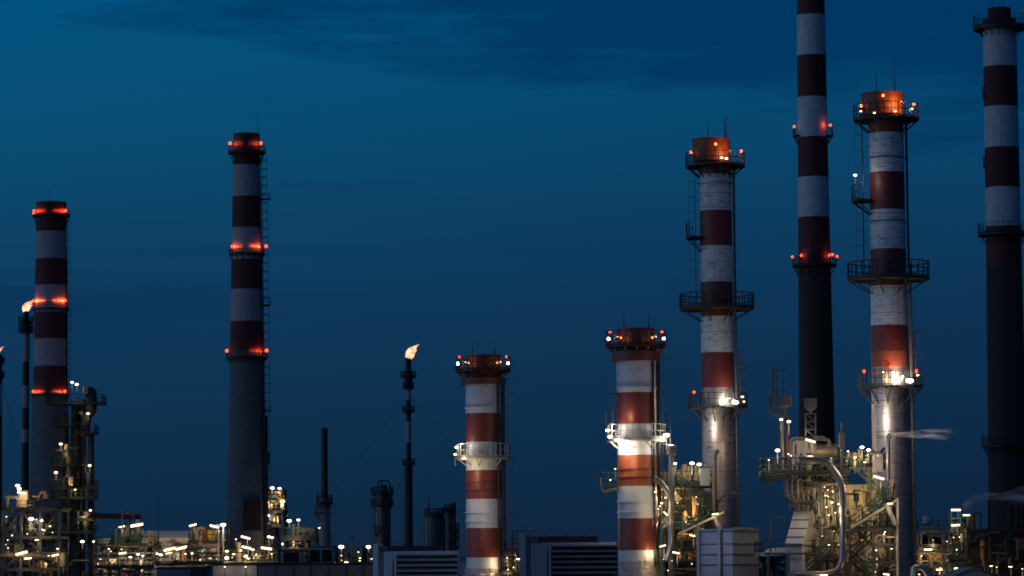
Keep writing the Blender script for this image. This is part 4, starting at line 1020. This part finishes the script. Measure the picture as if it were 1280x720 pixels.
pipe(root, [(827, 720, 339), (827, 653, 339), (854, 653, 339), (854, 664, 339)], .12, 'teal_pipe', .3)
pipe(root, [(848, 668, 338.5), (905, 640, 338.5)], .12, 'white_steel'); pipe(root, [(891, 643, 339), (899, 659, 339)], .2, 'white_steel')
pipe(root, [(893, 640, 341), (893, 568, 341), (898, 563, 341)], .22, 'insulated_pipe', .5)
pipe(root, [(898, 628, 342), (905, 618, 342), (925, 617, 342)], .1, 'insulated_pipe', .4)
hdrum(root, 846, 876, 672, 343, 11, 'ochre_tank')
for (x, y0, y1, w_) in ((820, 625, 655, 4), (825, 612, 650, 4), (830, 645, 680, 4), (868, 620, 650, 6), (856, 640, 656, 6), (849, 678, 698, 5), (862, 690, 712, 8)): vessel(root, x, y0, y1, 344, w_, 'cream_casing' if x < 835 else 'ochre_tank')
clutter(root, 819, 880, 605, 640, 343.5, 348, 34, 111, rmax=.11, mats=('cream_casing', 'insulated_pipe', 'dark_green', 'grey_steel')); clutter(root, 819, 880, 640, 718, 341, 348, 80, 112, rmax=.11, mats=('cream_casing', 'insulated_pipe', 'dark_green', 'dark_steel', 'dark_green'))
clutter(root, 822, 890, 583, 604, 341, 350, 22, 113, rmax=.13, mats=('cream_casing', 'insulated_pipe', 'dark_green'))
lamps(root, [(865, 579, 339, 'white', 200, 1.3), (874, 580.5, 339, 'white', 200, 1.3), (844, 579.5, 339, 'white', 90, .9), (828.5, 682.5, 336, 'tube', 120, .8, 14), (845, 691, 336, 'tube', 140, .9, -10), (865.5, 669.5, 337, 'tube', 90, .7, -10), (894, 642.5, 338, 'tube', 160, .8, 6), (832, 642, 337, 'tube', 120, .7, -45), (827, 629, 338, 'flood', 90, .8), (819, 615, 338, 'flood', 70, .6), (832, 622, 338, 'flood', 60, .6)])
for (x, y, w_) in ((855, 590, 150), (828, 625, 150), (824, 655, 120), (862, 640, 130), (850, 700, 110), (838, 612, 80), (885, 655, 60), (892, 600, 90)): light(root, P(x, y, 343), w_ * 1.1, WARM, .12)  # added interior fill for the boiler, without fixtures
glints(root, 822, 872, 608, 714, 338, 344, 14, 8)

# ================================================================== BOILER UNIT BY STACK G
c0 = base(1040, 318); root = thing('boiler_unit', (c0.x, c0.y, 0), 'big boiler unit with silver loop pipe and green zigzag stairs, left of vent steam', 'boiler unit')
casing(root, 1026, 1092, 606, 318, 10, 6)
deck(root, 953, 1062, 590, 306, 310.5, rm='dark_green', r=.06, th=.3, h=1.25); deck(root, 1058, 1112, 581, 309, 318, rm='green_rail', r=.05); deck(root, 1103, 1118, 625, 307, 311, rm='green_rail'); deck(root, 1062, 1120, 660, 308, 314, rm='green_rail', r=.05)
deck(root, 1026, 1052, 658, 309, 316, rm='green_rail'); deck(root, 1020, 1062, 600, 309, 316, rm='dark_green'); deck(root, 1024, 1052, 700, 309, 316, rm='dark_green'); deck(root, 952, 1020, 692, 306, 316, rm='dark_steel', r=.04)
stair(root, (1064, 581, 307.5), (1107, 625, 307.5), 1.0); stair(root, (1106, 627, 307), (1064, 660, 307), 1.0); stair(root, (1102, 661, 307.5), (1062, 700, 307.5), 1.0); stair(root, (1064, 702, 307), (1096, 730, 307), 1.0); stair(root, (1038, 690, 307), (1000, 722, 307), .9)
frame(root, 1062, 1121, (662, 681, 703), 306, 312, 2, 'grey_steel', .2, ((0, 1, 1), (0, 1, -1), (1, 0, 1)))
pipe(root, [(1064, 660, 305.5), (1122, 625, 305.5)], .11, 'white_steel'); pipe(root, [(1122.5, 720, 305.5), (1122.5, 623, 305.5)], .13, 'white_steel'); pipe(root, [(1108, 631, 305.2), (1120, 656, 305.2)], .2, 'white_steel')
pipe(root, [(998, 573.5, 304.5), (1018, 573.5, 304.5), (1034, 577, 304.5), (1053, 602, 304.5), (1054, 660, 304.5), (1053, 700, 304.5), (1047, 714, 304.5), (1030, 718, 304.5), (994, 718, 304.5)], .30, 'silver_pipe', 1.3, 'loop_pipe', 14)
for x in (982.5, 989, 995.5): pipe(root, [(x + 6, 597, 307), (x, 599, 307), (x, 620 + (x - 982) * .2, 307), (x + 8, 627, 307), (1018, 627, 307)], .19, 'insulated_pipe', .55)
for i in range(3): pipe(root, [(953 + i * 2, 590, 305.5), (952.5 + i * 2, 601 - i * 2, 305.5), (958, 602 - i * 3, 305.5), (972, 600 - i * 3, 305.5), (990, 597 - i * 3, 305.5)], .10, 'dark_steel', .4)
hdrum(root, 1009, 1049, 565, 312, 20, 'insulated_pipe', 'steam_drum', 4)
for i, x in enumerate((991, 998, 1005)): pipe(root, [(x, 578, 308), (x, 555 - i, 308), (x + 4, 551, 308), (x + 10, 553, 308), (x + 11, 566, 308)], .2, 'white_steel', .6)
pipe(root, [(988, 574, 307.5), (988, 547, 307.5), (1030, 549, 307.5), (1036, 549, 307.5), (1037, 558, 307.5)], .16, 'insulated_pipe', .5); pipe(root, [(1018, 546, 307), (1030, 546, 307), (1031, 551, 307)], .13, 'insulated_pipe', .4)
for (x, y0, y1, w_, m_) in ((977, 520, 588, 5, 'insulated_pipe'), (983, 518, 588, 3.5, 'rust'), (1068, 566, 579, 6, 'cream_casing'), (1074, 562, 579, 5, 'cream_casing'), (1061, 566, 579, 5, 'cream_casing'), (1084, 570, 579, 7, 'cream_casing'), (1090, 562, 579, 4, 'cream_casing'), (1052.5, 568, 615, 4, 'grey_steel')): vessel(root, x, y0, y1, 311, w_, m_)
# vent silencers
def silencer(x, y0, y1, D, w, neck):
    c = P(x, y0, D); kk = mpp(D); r = w / 2 * kk; z0, z1 = ZP(y0, D, x), ZP(y1, D, x); b = MB()
    b.lathe((c.x, c.y), [(0.01, z0 - .1), (r * .92, z0 - .1), (r * .92, z0), (r, z0), (r, z1), (r * .35, z1 - 4 * kk), (.12, z1 - 4 * kk), (.12, z1 - neck * kk)], 18)
    b.build('vent_silencer', 'silencer_paint', root)
silencer(980, 494, 507, 311, 18, 12); silencer(963.5, 494, 507, 312, 5, 8); silencer(1013, 498, 510, 311, 15, 8)
b = MB(); q = [(965, 463), (971, 463), (979, 463)]
for x in (965, 971, 979): b.bar(P(x, 463, 311), P(x, 512, 311), .06)
for y in (463, 488, 512): b.bar(P(964, y, 311), P(984, y, 311), .06)
b.bar(P(967, 460, 311), P(967, 516, 311), .1); b.bar(P(958, 514, 311), P(982, 520, 311), .13); b.bar(P(960, 514, 311), P(976, 524, 311), .1); b.build('silencer_frame', 'grey_steel', root)
b = MB()
for (x, yy) in ((1007, 310), (1019.5, 310), (1007, 311), (1019.5, 311)): b.bar(P(x, 517, yy), P(x, 560, yy), .09)
for i, y in enumerate((517, 527, 537, 547)):
    b.bar(P(1007, y, 310), P(1019.5, y, 310), .07)
    if i < 3: b.bar(P(1007, y, 310), P(1019.5, y + 10, 310), .05)
b.build('lattice_support', 'grey_steel', root)
c_ = P(1052, 530, 309); b = MB(); kk = mpp(309)
b.lathe((c_.x, c_.y), [(.01, ZP(528, 309, 1052)), (1.6 * kk, ZP(528, 309, 1052)), (1.6 * kk, ZP(540, 309, 1052)), (4 * kk, ZP(541, 309, 1052)), (4 * kk, ZP(559, 309, 1052)), (2.4 * kk, ZP(561, 309, 1052)), (2.4 * kk, ZP(600, 309, 1052))], 14); b.build('vent_stack', 'grey_steel', root)
# inlet duct wedge
d0, d1, d2, d3 = P(993, 638, 308), P(1014.5, 638, 308), P(1003, 681, 304), P(981, 681, 304)
e1, e0 = P(1022, 638, 314), P(1000, 638, 314); e2, e3 = P(1024, 681, 314), P(1000, 681, 314)
b = MB(); b.hexa([d3, d2, e2, e3], [d0, d1, e1, e0]); b.build('inlet_duct', 'pale_cladding', root)
b = MB()
for t in (.02, .28, .53, .78, .98): b.bar(d0.lerp(d3, t) + Vector((0, -.05, 0)), d1.lerp(d2, t) + Vector((0, -.05, 0)), .07, 4)
b.build('duct_rib', 'grey_steel', root)
b = MB(); b.hexa([(d3.x + .2, 304.6, 0), (d2.x, 304.6, 0), (e2.x, 313.8, 0), (e3.x, 313.8, 0)], [(d3.x + .2, 304.6, d3.z - .03), (d2.x, 304.6, d3.z - .03), (e2.x, 313.8, d3.z - .03), (e3.x, 313.8, d3.z - .03)]); b.build('duct_base', 'grey_cladding', root)
b = MB()
for x in (997, 1003, 1009, 1016): b.bar(P(x, 600, 311), P(x, 640, 311), .28, 8)
b.build('riser', 'insulated_pipe', root)
b = MB(); r0, r1, r2, r3 = P(951, 692, 305), P(984, 690, 304), P(986, 684, 309), P(962, 685, 311); b.hexa([v - Vector((0, 0, .25)) for v in (r0, r1, r2, r3)], [r0, r1, r2, r3]); b.build('low_roof', 'pale_cladding', root)
pipe(root, [(963, 690, 306), (963, 647, 306), (983, 646, 306)], .08, 'grey_steel', .3); pipe(root, [(955, 692, 303.8), (1025, 692, 303.8)], .09, 'grey_steel')
pipe(root, [(960, 693, 303.5), (960, 730, 303.5)], .12, 'grey_steel'); pipe(root, [(985, 693, 303.6), (985, 716, 303.6)], .2, 'grey_steel')
b = MB(); b.box(P(1097, 578.5, 308), 12 * mpp(308), 1, 23 * mpp(308)); b.build('louvre_box', 'grey_cladding', root); b = MB()
for i in range(5): b.box(P(1092.5 + i * 2.3, 578.5, 307.4), .07, .1, 1.5)
b.build('louvre_fins', 'white_steel', root)
pipe(root, [(1110, 600, 307), (1110, 546, 307), (1114, 543.5, 307)], .2, 'silver_pipe', .4, 'steam_vent')
for (x, y0, y1, w_, m_) in ((1086, 590, 650, 6, 'cream_casing'), (1100, 600, 655, 5, 'cream_casing'), (1107, 640, 720, 5, 'insulated_pipe'), (1099, 664, 720, 6, 'cream_casing'), (1036, 610, 650, 8, 'cream_casing'), (1044, 668, 715, 6, 'ochre_tank'), (1030, 640, 690, 5, 'cream_casing'), (1115, 664, 720, 4, 'insulated_pipe'), (1075, 668, 720, 10, 'cream_casing'), (1040, 620, 628, 5, 'white_steel')): vessel(root, x, y0, y1, 314 if x > 1050 else 312, w_, m_)
pipe(root, [(1026, 720, 307), (1026, 604, 307)], .09, 'insulated_pipe', .5); pipe(root, [(1044, 655, 307), (1044, 612, 307), (1037, 610, 307), (1030, 613, 307), (1029, 655, 307)], .07, 'grey_steel', .5)
for (x, y) in ((1049, 676), (1049, 691)): b = MB(); b.box(P(x, y, 305.5), .9, .5, .16); b.box(P(x, y, 305.3), .3, .3, .7); b.build('valve', 'white_steel', root)
clutter(root, 1022, 1052, 604, 660, 306, 311, 40, 121, rmax=.12, mats=('cream_casing', 'insulated_pipe', 'dark_green', 'green_rail', 'white_steel')); clutter(root, 1022, 1120, 655, 718, 309.5, 315, 60, 122, rmax=.12, mats=('cream_casing', 'insulated_pipe', 'dark_green', 'grey_steel'))
clutter(root, 1056, 1118, 604, 655, 311, 316, 26, 127, rmax=.10, mats=('insulated_pipe', 'dark_green', 'dark_steel'))
clutter(root, 954, 1056, 572, 600, 306, 316, 46, 123, rmax=.13, mats=('insulated_pipe', 'grey_steel', 'dark_steel', 'white_steel')); clutter(root, 1056, 1112, 566, 582, 309, 316, 24, 124, rmax=.12, mats=('cream_casing', 'insulated_pipe', 'dark_green'))
clutter(root, 985, 1022, 600, 640, 309, 314, 22, 125, rmax=.14, mats=('grey_steel', 'insulated_pipe')); clutter(root, 955, 985, 695, 720, 304, 312, 24, 126, rmax=.12, mats=('dark_steel', 'dark_green'))
lamps(root, [(976.5, 524.5, 305, 'white', 70, .9), (986, 527, 305, 'white', 90, 1.1), (972, 563, 305, 'white', 170, 1.4), (1013, 551, 305, 'tube', 200, 1.3, -16), (1077.5, 559, 305, 'white', 170, 1.2), (1085.5, 562.5, 305, 'white', 150, 1.1), (1098.5, 597, 305.5, 'tube', 260, 1.4, -17), (1112.5, 629.5, 304.5, 'tube', 160, .7, 0), (1108, 718, 304.5, 'tube', 160, .8, -6),
    (1040, 628, 305, 'flood', 130, .8), (1048, 630, 305, 'flood', 90, .7), (1033, 634, 305, 'flood', 90, .6), (1036, 644, 305, 'flood', 70, .5), (1044, 641, 305, 'flood', 60, .5), (961, 575, 305, 'flood', 40, .5), (1060, 564, 306, 'flood', 70, .6), (1068, 572, 306, 'flood', 60, .6), (1030, 719, 303, 'tube', 110, .9, 0)])
for (x, y, w_) in ((1000, 560, 170), (1030, 562, 110), (1010, 540, 14), (978, 550, 25), (1072, 571, 120), (1085, 600, 150), (1075, 640, 160), (1040, 615, 110), (1035, 660, 110), (1085, 690, 150), (1000, 583, 20), (1108, 680, 90), (995, 612, 30)): light(root, P(x, y, 309.5), w_ * .8, WARM, .12)  # added fill among the pipes, without fixtures
glints(root, 1024, 1056, 608, 712, 305, 309, 12, 9); glints(root, 985, 1110, 566, 578, 305, 309, 9, 10); glints(root, 1060, 1115, 664, 716, 305, 310, 6, 12)
light(root, P(992, 650, 299), 120, (1, .82, .72), .5); light(root, P(1118, 600, 318), 220, WARM, .3)
for (x, y) in ((1068, 612), (1082, 640), (1096, 606), (1040, 640), (1085, 672)): light(root, P(x, y, 315.8), 130, WARM, .15)  # more added fill, close to the casing

# ================================================================== RIGHT PLANT
root = rack('dim portal framed rack right of steam, glowing yellow tank inside', 1147, 1212, 400, 412, (664, 682, 706), 2, 131, 36,
    [(1160, 687, 397, 'tube', 150, 1.0, 0), (1196, 687, 397, 'flood', 60, .8), (1174, 712, 396, 'tube', 110, .8, 2), (1197, 710.5, 396, 'tube', 120, .9, 2), (1152, 695, 397, 'flood', 70, .4)], ((1165, 690, 110), (1152, 700, 90)), m='grey_steel', nd=1)
hdrum(root, 1157, 1182, 694, 405, 18, 'ochre_tank'); vessel(root, 1150, 684, 706, 404, 5, 'cream_casing'); vessel(root, 1192, 668, 700, 405, 10, 'dark_steel')
p = P(1159.5, 650, 410); b = MB(); b.lathe((p.x, p.y), [(.01, ZP(645, 410, 1160)), (.55, ZP(645, 410, 1160)), (.6, ZP(654, 410, 1160)), (.1, ZP(657, 410, 1160)), (.1, ZP(666, 410, 1160))], 14); b.build('vent_silencer', 'grey_cladding', root)
c0 = base(1196, 396); root = thing('stair_tower', (c0.x, c0.y, 0), 'small teal stair cage with bright bars above and below, left of grey steam plume', 'stair tower')
frame(root, 1189, 1200, (637, 648, 660, 690), 394, 396, 1, 'teal_pipe', .12); deck(root, 1188, 1206, 660, 394, 397, rm='teal_pipe', r=.03); deck(root, 1186, 1210, 700, 394, 397, rm='dark_green', r=.04)
for i in range(4): stair(root, (1190 if i % 2 else 1205, 665 + i * 12, 393.5), (1205 if i % 2 else 1190, 677 + i * 12, 393.5), .5, 'dark_green')
vessel(root, 1206, 662, 672, 394, 5, 'cream_casing'); vessel(root, 1202, 668, 678, 393, 4, 'white_steel')
lamps(root, [(1195, 637.5, 393, 'tube', 60, 1.2, 0), (1194.5, 656.5, 392.5, 'tube', 120, 1.1, 3), (1208, 644, 393, 'tube', 40, .9, 0)])
light(root, P(1203, 668, 389), 90, WARM, .2)
c0 = base(1245, 405); root = thing('furnace', (c0.x, c0.y, 0), 'dark furnace block with row of short black vents before rightmost chimney', 'furnace')
b = MB(); a_, e_ = P(1206, 664, 402), P(1292, 662, 402); b.box(((a_.x + e_.x) / 2, 408, a_.z / 2), e_.x - a_.x, 12, a_.z); b.build('body', 'dark_concrete', root)
frame(root, 1207, 1290, (662, 684, 706), 399, 401, 3, 'dark_steel', .22, ((1, 0, 1),))
for (x, y) in ((1236, 625), (1262, 632), (1271, 631), (1276, 630)):
    b = MB(); t = P(x, y, 404); b.tube([(t.x, 404, a_.z), (t.x, 404, t.z)], .18 if x == 1236 else .3, 8); b.build('vent_pipe', 'soot_steel', root)
p = P(1213, 655, 401); b = MB(); b.lathe((p.x, p.y), [(.01, ZP(644, 401, 1213)), (.5, ZP(644, 401, 1213)), (.5, ZP(650, 401, 1213)), (.35, ZP(651, 401, 1213)), (.6, ZP(655, 401, 1213)), (.6, a_.z)], 14); b.build('vent_silencer', 'ochre_tank', root)
pipe(root, [(1218, 662, 400), (1218, 641, 400), (1226, 641, 400), (1226, 662, 400)], .09, 'dark_steel', .5)
pipe(root, [(1210, 700, 398), (1210, 675, 398), (1238, 670, 398), (1238, 700, 398)], .3, 'dark_steel', .6)
b = MB(); b.box(P(1276, 680, 397), 1.0, 1.0, 1.3); b.build('rust_box', 'rust', root); vessel(root, 1228, 676, 698, 398, 6, 'ochre_tank')
clutter(root, 1208, 1280, 664, 715, 396, 400, 34, 141, mats=('dark_steel', 'dark_green', 'grey_steel'), rmax=.14)
lamps(root, [(1239, 707.5, 395, 'tube', 50, .4, 3), (1246, 709, 395, 'flood', 30, .35), (1263, 708.5, 395, 'tube', 50, .5, -3), (1278, 711, 395, 'flood', 50, .4)])
light(root, P(1276, 678, 393), 14, ORANGE, .2); light(root, P(1228, 688, 393), 30, ORANGE, .3)
c0 = base(1222, 340); root = thing('gabled_shed', (c0.x, c0.y, 0), 'dark shed with low gable roof at bottom right below furnace', 'shed')
a_, m_, e_ = P(1190, 724, 340), P(1216, 711, 340), P(1250, 722, 340); b = MB()
b.add([(a_.x, 340, 0), (e_.x, 340, 0), (e_.x, 340, e_.z), (m_.x, 340, m_.z), (a_.x, 340, a_.z), (a_.x, 350, 0), (e_.x, 350, 0), (e_.x, 350, e_.z), (m_.x, 350, m_.z), (a_.x, 350, a_.z)],
      [(0, 1, 2, 3, 4), (9, 8, 7, 6, 5), (0, 5, 6, 1), (1, 6, 7, 2), (0, 4, 9, 5)]); b.build('wall', 'grey_cladding', root)
b = MB(); s_ = Vector((0, 0, .15)); A_ = [Vector((a_.x - .3, 339.7, a_.z)), Vector((m_.x, 339.7, m_.z)), Vector((m_.x, 350.3, m_.z)), Vector((a_.x - .3, 350.3, a_.z))]; B_ = [Vector((m_.x, 339.7, m_.z)), Vector((e_.x + .3, 339.7, e_.z)), Vector((e_.x + .3, 350.3, e_.z)), Vector((m_.x, 350.3, m_.z))]
b.hexa([v + s_ * .1 for v in A_], [v + s_ for v in A_]); b.hexa([v + s_ * .1 for v in B_], [v + s_ for v in B_]); b.build('roof', 'blue_grey_cladding', root)
c0 = base(1150, 300); root = thing('elbow_pipe', (c0.x, c0.y, 0), 'thick silver elbow pipe curving out at the bottom, right of slim stack foot', 'pipe')
pipe(root, [(1143, 722, 300), (1143, 711, 300), (1152, 710, 300), (1160, 722, 300)], .38, 'silver_pipe', .9, 'pipe_run', 14)
b = MB(); q_ = P(1143, 722, 300); b.bar((q_.x, 300, 0), q_, .3, 8); q_ = P(1160, 722, 300); b.bar((q_.x, 300, 0), q_, .3, 8); b.build('riser', 'grey_steel', root)
lamp(root, 1149, 718, 298, 'flood', 60, .5)

# ================================================================== STORAGE TANKS / far dark skyline
rnd = random.Random(5)
TL = [(140, 850, 30, 693), (450, 900, 60, 700), (600, 880, 50, 702), (700, 950, 60, 702), (820, 900, 50, 698), (955, 900, 36, 694), (1175, 860, 50, 690)]
words = ['behind left pipe rack', 'behind middle flare', 'behind shorter striped stack', 'behind wider louvred house', 'behind left boiler unit', 'left of big boiler unit', 'behind right portal rack']
for (x, D, w_, y), wd in zip(TL, words):
    c0 = base(x, D); root = thing('storage_tank', (c0.x, c0.y, 0), 'low round dark storage tank in far distance ' + wd, 'storage tank', 'distant storage tanks')
    r = w_ / 2 * mpp(D); z = ZP(y, D, x); b = MB(); b.lathe((c0.x, c0.y), [(.01, z + r * .12), (r * .6, z + r * .08), (r, z), (r, 0)], 32); b.build('shell', 'blue_grey_cladding', root)
    b = MB(); b.arc_rail((c0.x, c0.y), z, r, 0, 2 * PI, 1.2, .06); b.build('railing', 'dark_steel', root)
# tree left of the boiler unit and small ones at the right
def tree(x, y, D, hw, seed, label):
    rnd = random.Random(seed); c0 = base(x, D); root = thing('tree', (c0.x, c0.y, 0), label, 'tree', 'dark trees on the skyline'); zt = ZP(y, D, x); r = hw * mpp(D)
    b = MB(); b.bar((c0.x, c0.y, 0), (c0.x, c0.y, zt * .7), .35, 8, 0, .15)
    for i in range(7):
        t = rnd.uniform(0, 6.3); b.bar((c0.x, c0.y, zt * rnd.uniform(.4, .65)), (c0.x + r * .7 * math.cos(t), c0.y + r * .7 * math.sin(t), zt * rnd.uniform(.7, .95)), .12, 5, 0, .04)
    b.build('trunk', 'bark', root); b = MB()
    cs = [(rnd.gauss(0, .45) * r, rnd.gauss(0, .45) * r, zt * rnd.uniform(.6, .93)) for _ in range(26)]
    for i in range(1500):
        q = rnd.choice(cs); s_ = r * .24
        p = Vector((c0.x + q[0] + rnd.gauss(0, s_), c0.y + q[1] + rnd.gauss(0, s_), min(zt, q[2] + rnd.gauss(0, s_))))
        u = Vector((rnd.gauss(0, 1), rnd.gauss(0, 1), rnd.gauss(0, 1))).normalized() * .28; v = u.cross(Vector((rnd.gauss(0, 1), rnd.gauss(0, 1), 1))).normalized() * .2
        b.add([p - u, p + v, p + u, p - v], [(0, 1, 2, 3)])
    b.build('crown', 'foliage', root)
tree(957, 676, 420, 12, 1, 'dark leafy tree between white clad block and big boiler unit')
tree(1180, 662, 560, 14, 2, 'dark leafy tree behind right portal rack near small silencer drum')
tree(1150, 665, 580, 14, 3, 'dark leafy tree just right of slim stack foot, behind portal rack')

# ================================================================== STEAM
def puff(name, label, pts, rs, m, seed):
    rnd = random.Random(seed); b = MB(); pts = [P(*p) for p in pts]
    b.tube(pts, rs, 14); o = b.build(name, m); tag(o, label, 'steam'); return o
puff('steam_plume', 'short white steam jet blowing right from hooked vent beside slim stack', [(1114, 543.5, 303), (1130, 543, 303), (1148, 543, 303), (1160, 543, 303), (1175, 542, 303), (1192, 540, 303)], [.16, .30, .46, .62, .70, .55], 'steam_white', 1)
light(None, P(1140, 532, 299), 420, (1, .8, .75), .5); bpy.context.scene.collection.objects[-1].name = 'lamp_or_fill_light'  # added light for the steam jet, no fixture
puff('steam_plume', 'faint grey steam plume drifting right past foot of rightmost chimney', [(1205, 641, 396), (1208, 633, 396), (1216, 627, 396), (1232, 624, 396), (1252, 627, 396), (1270, 623, 396), (1290, 616, 396)], [.3, .55, .75, .9, 1.0, 1.2, 1.3], 'steam_grey', 2)


# ================================================================== WORLD
w = bpy.data.worlds.new('World'); sc.world = w; w.use_nodes = True
nt = w.node_tree; N = nt.nodes; L = nt.links; N.clear()
out = N.new('ShaderNodeOutputWorld'); bg = N.new('ShaderNodeBackground'); L.new(bg.outputs[0], out.inputs[0])
tc = N.new('ShaderNodeTexCoord'); sx = N.new('ShaderNodeSeparateXYZ'); L.new(tc.outputs['Generated'], sx.inputs[0])
X, Y, Z = sx.outputs
def M(op, a, b=None, c=None, clamp=False):
    n = N.new('ShaderNodeMath'); n.operation = op; n.use_clamp = clamp
    for i, v in enumerate((a, b, c)):
        if v is None: continue
        if isinstance(v, (int, float)): n.inputs[i].default_value = v
        else: L.new(v, n.inputs[i])
    return n.outputs[0]
def RAMP(f, stops):
    r = N.new('ShaderNodeValToRGB'); e = r.color_ramp.elements
    while len(e) < len(stops): e.new(0.5)
    for i, (p, c) in enumerate(stops): e[i].position = p; e[i].color = (*c, 1)
    L.new(f, r.inputs[0]); return r.outputs[0]
def s2l(r, g, b):
    f = lambda v: (v / 255 / 12.92) if v / 255 <= .04045 else ((v / 255 + .055) / 1.055) ** 2.4
    return (f(r), f(g), f(b))
def MIX(f, a, b, mode='MIX'):
    m = N.new('ShaderNodeMix'); m.data_type = 'RGBA'; m.blend_type = mode
    for i, v in ((0, f), (6, a), (7, b)):
        if isinstance(v, (int, float)): m.inputs[i].default_value = v
        elif isinstance(v, tuple): m.inputs[i].default_value = (*v, 1)
        else: L.new(v, m.inputs[i])
    return m.outputs[2]
zn = M('MULTIPLY', Z, 5.0, clamp=True)      # 0..0.2 -> 0..1
grad = RAMP(zn, [(0.0, s2l(20, 40, 62)), (0.10, s2l(15, 44, 70)), (0.38, s2l(15, 58, 92)), (0.62, s2l(10, 76, 114)), (0.80, s2l(3, 84, 128)), (1.0, s2l(0, 76, 128))])
# right side a little darker / bluer, left more teal
side = M('MULTIPLY_ADD', X, 3.2, 0.5, clamp=True)
grad = MIX(side, grad, MIX(1.0, grad, (0.86, 0.74, 0.80), 'MULTIPLY'))
def noise(sc3, scale, det, rough=.55):
    mp = N.new('ShaderNodeMapping'); mp.inputs['Scale'].default_value = sc3; L.new(tc.outputs['Generated'], mp.inputs['Vector'])
    n = N.new('ShaderNodeTexNoise'); n.inputs['Scale'].default_value = scale; n.inputs['Detail'].default_value = det; n.inputs['Roughness'].default_value = rough
    L.new(mp.outputs[0], n.inputs['Vector']); return n.outputs['Fac']
n1 = noise((6, 6, 34), 1.6, 9, .62); n2 = noise((14, 14, 120), 1.6, 8, .68)
d = M('ADD', M('ADD', Z, M('MULTIPLY', X, 0.17)), -0.148)
d = M('ADD', d, M('MULTIPLY', M('SUBTRACT', n1, 0.5), 0.105))
d = M('ADD', d, M('MULTIPLY', M('SUBTRACT', n2, 0.5), 0.055))
cm = M('MULTIPLY_ADD', d, 36.0, 0.38, clamp=True)
cl = MIX(M('MULTIPLY', cm, 0.80), grad, s2l(0, 50, 92))
# faint low streaks
n3 = noise((4, 4, 60), 1.4, 4)
band = M('MULTIPLY', M('MULTIPLY_ADD', n3, 5.0, -2.4, clamp=True), M('SUBTRACT', 1.0, M('MULTIPLY', M('ABSOLUTE', M('SUBTRACT', Z, 0.075)), 22.0), clamp=True))
cl = MIX(M('MULTIPLY', band, 0.35), cl, s2l(8, 46, 82))
dz2 = M('ABSOLUTE', M('ADD', M('SUBTRACT', Z, 0.079), M('MULTIPLY', M('SUBTRACT', n2, 0.5), 0.03)))
b2 = M('MULTIPLY', M('MULTIPLY_ADD', dz2, -120.0, 1.0, clamp=True), M('MULTIPLY_ADD', X, -14.0, -0.45, clamp=True))
cl = MIX(M('MULTIPLY', b2, 0.42), cl, s2l(8, 44, 82))
dz3 = M('ABSOLUTE', M('ADD', M('SUBTRACT', Z, 0.1125), M('MULTIPLY', M('SUBTRACT', n2, 0.5), 0.02)))
b3 = M('MULTIPLY', M('MULTIPLY_ADD', dz3, -260.0, 1.0, clamp=True), M('MULTIPLY_ADD', M('ABSOLUTE', M('ADD', X, 0.052)), -40.0, 1.1, clamp=True))
cl = MIX(M('MULTIPLY', b3, 0.40), cl, s2l(8, 50, 88))
# zenith and the afterglow behind the camera (the sun has set there)
up = M('MULTIPLY_ADD', Z, 1.6, -0.35, clamp=True)
cl = MIX(up, cl, (0.010, 0.045, 0.12))
back = M('MULTIPLY_ADD', M('ADD', M('MULTIPLY', Y, -0.25), M('MULTIPLY', X, -0.97)), 1.35, -0.35, clamp=True)
lowb = M('SUBTRACT', 1.0, M('MULTIPLY', M('ABSOLUTE', M('SUBTRACT', Z, 0.12)), 1.5), clamp=True)
glow = M('MULTIPLY', M('MULTIPLY', back, back), lowb)
sky = N.new('ShaderNodeTexSky'); sky.sky_type = 'NISHITA'; sky.sun_disc = False
sky.sun_elevation = R(1.0); sky.sun_rotation = R(200); sky.altitude = 20
nsk = MIX(1.0, sky.outputs[0], (0.010, 0.010, 0.010), 'MULTIPLY')
cl = MIX(glow, cl, (0.30, 0.52, 0.86))
L.new(MIX(M('MULTIPLY', glow, 1.0), cl, nsk, 'ADD'), bg.inputs[0])
bg.inputs[1].default_value = 1.0

sd = bpy.data.lights.new('sun', 'SUN'); sd.energy = 0.10; sd.color = (0.62, 0.80, 1.0); sd.angle = R(40)
so = bpy.data.objects.new('sun', sd); col.objects.link(so)
so.rotation_euler = Vector((0.93, 0.36, -0.15)).to_track_quat('-Z', 'Y').to_euler()

# ------------------------------------------------------------------ render settings
sc.view_settings.view_transform = 'Standard'; sc.view_settings.look = 'None'
sc.view_settings.exposure = 0; sc.view_settings.gamma = 1
sc.render.engine = 'CYCLES'
sc.cycles.use_denoising = True
sc.cycles.use_light_tree = True
sc.cycles.sample_clamp_indirect = 2.0
sc.cycles.max_bounces = 5; sc.cycles.diffuse_bounces = 2; sc.cycles.glossy_bounces = 2
sc.cycles.volume_bounces = 1; sc.cycles.volume_step_rate = 2
sc.cycles.filter_width = 1.7
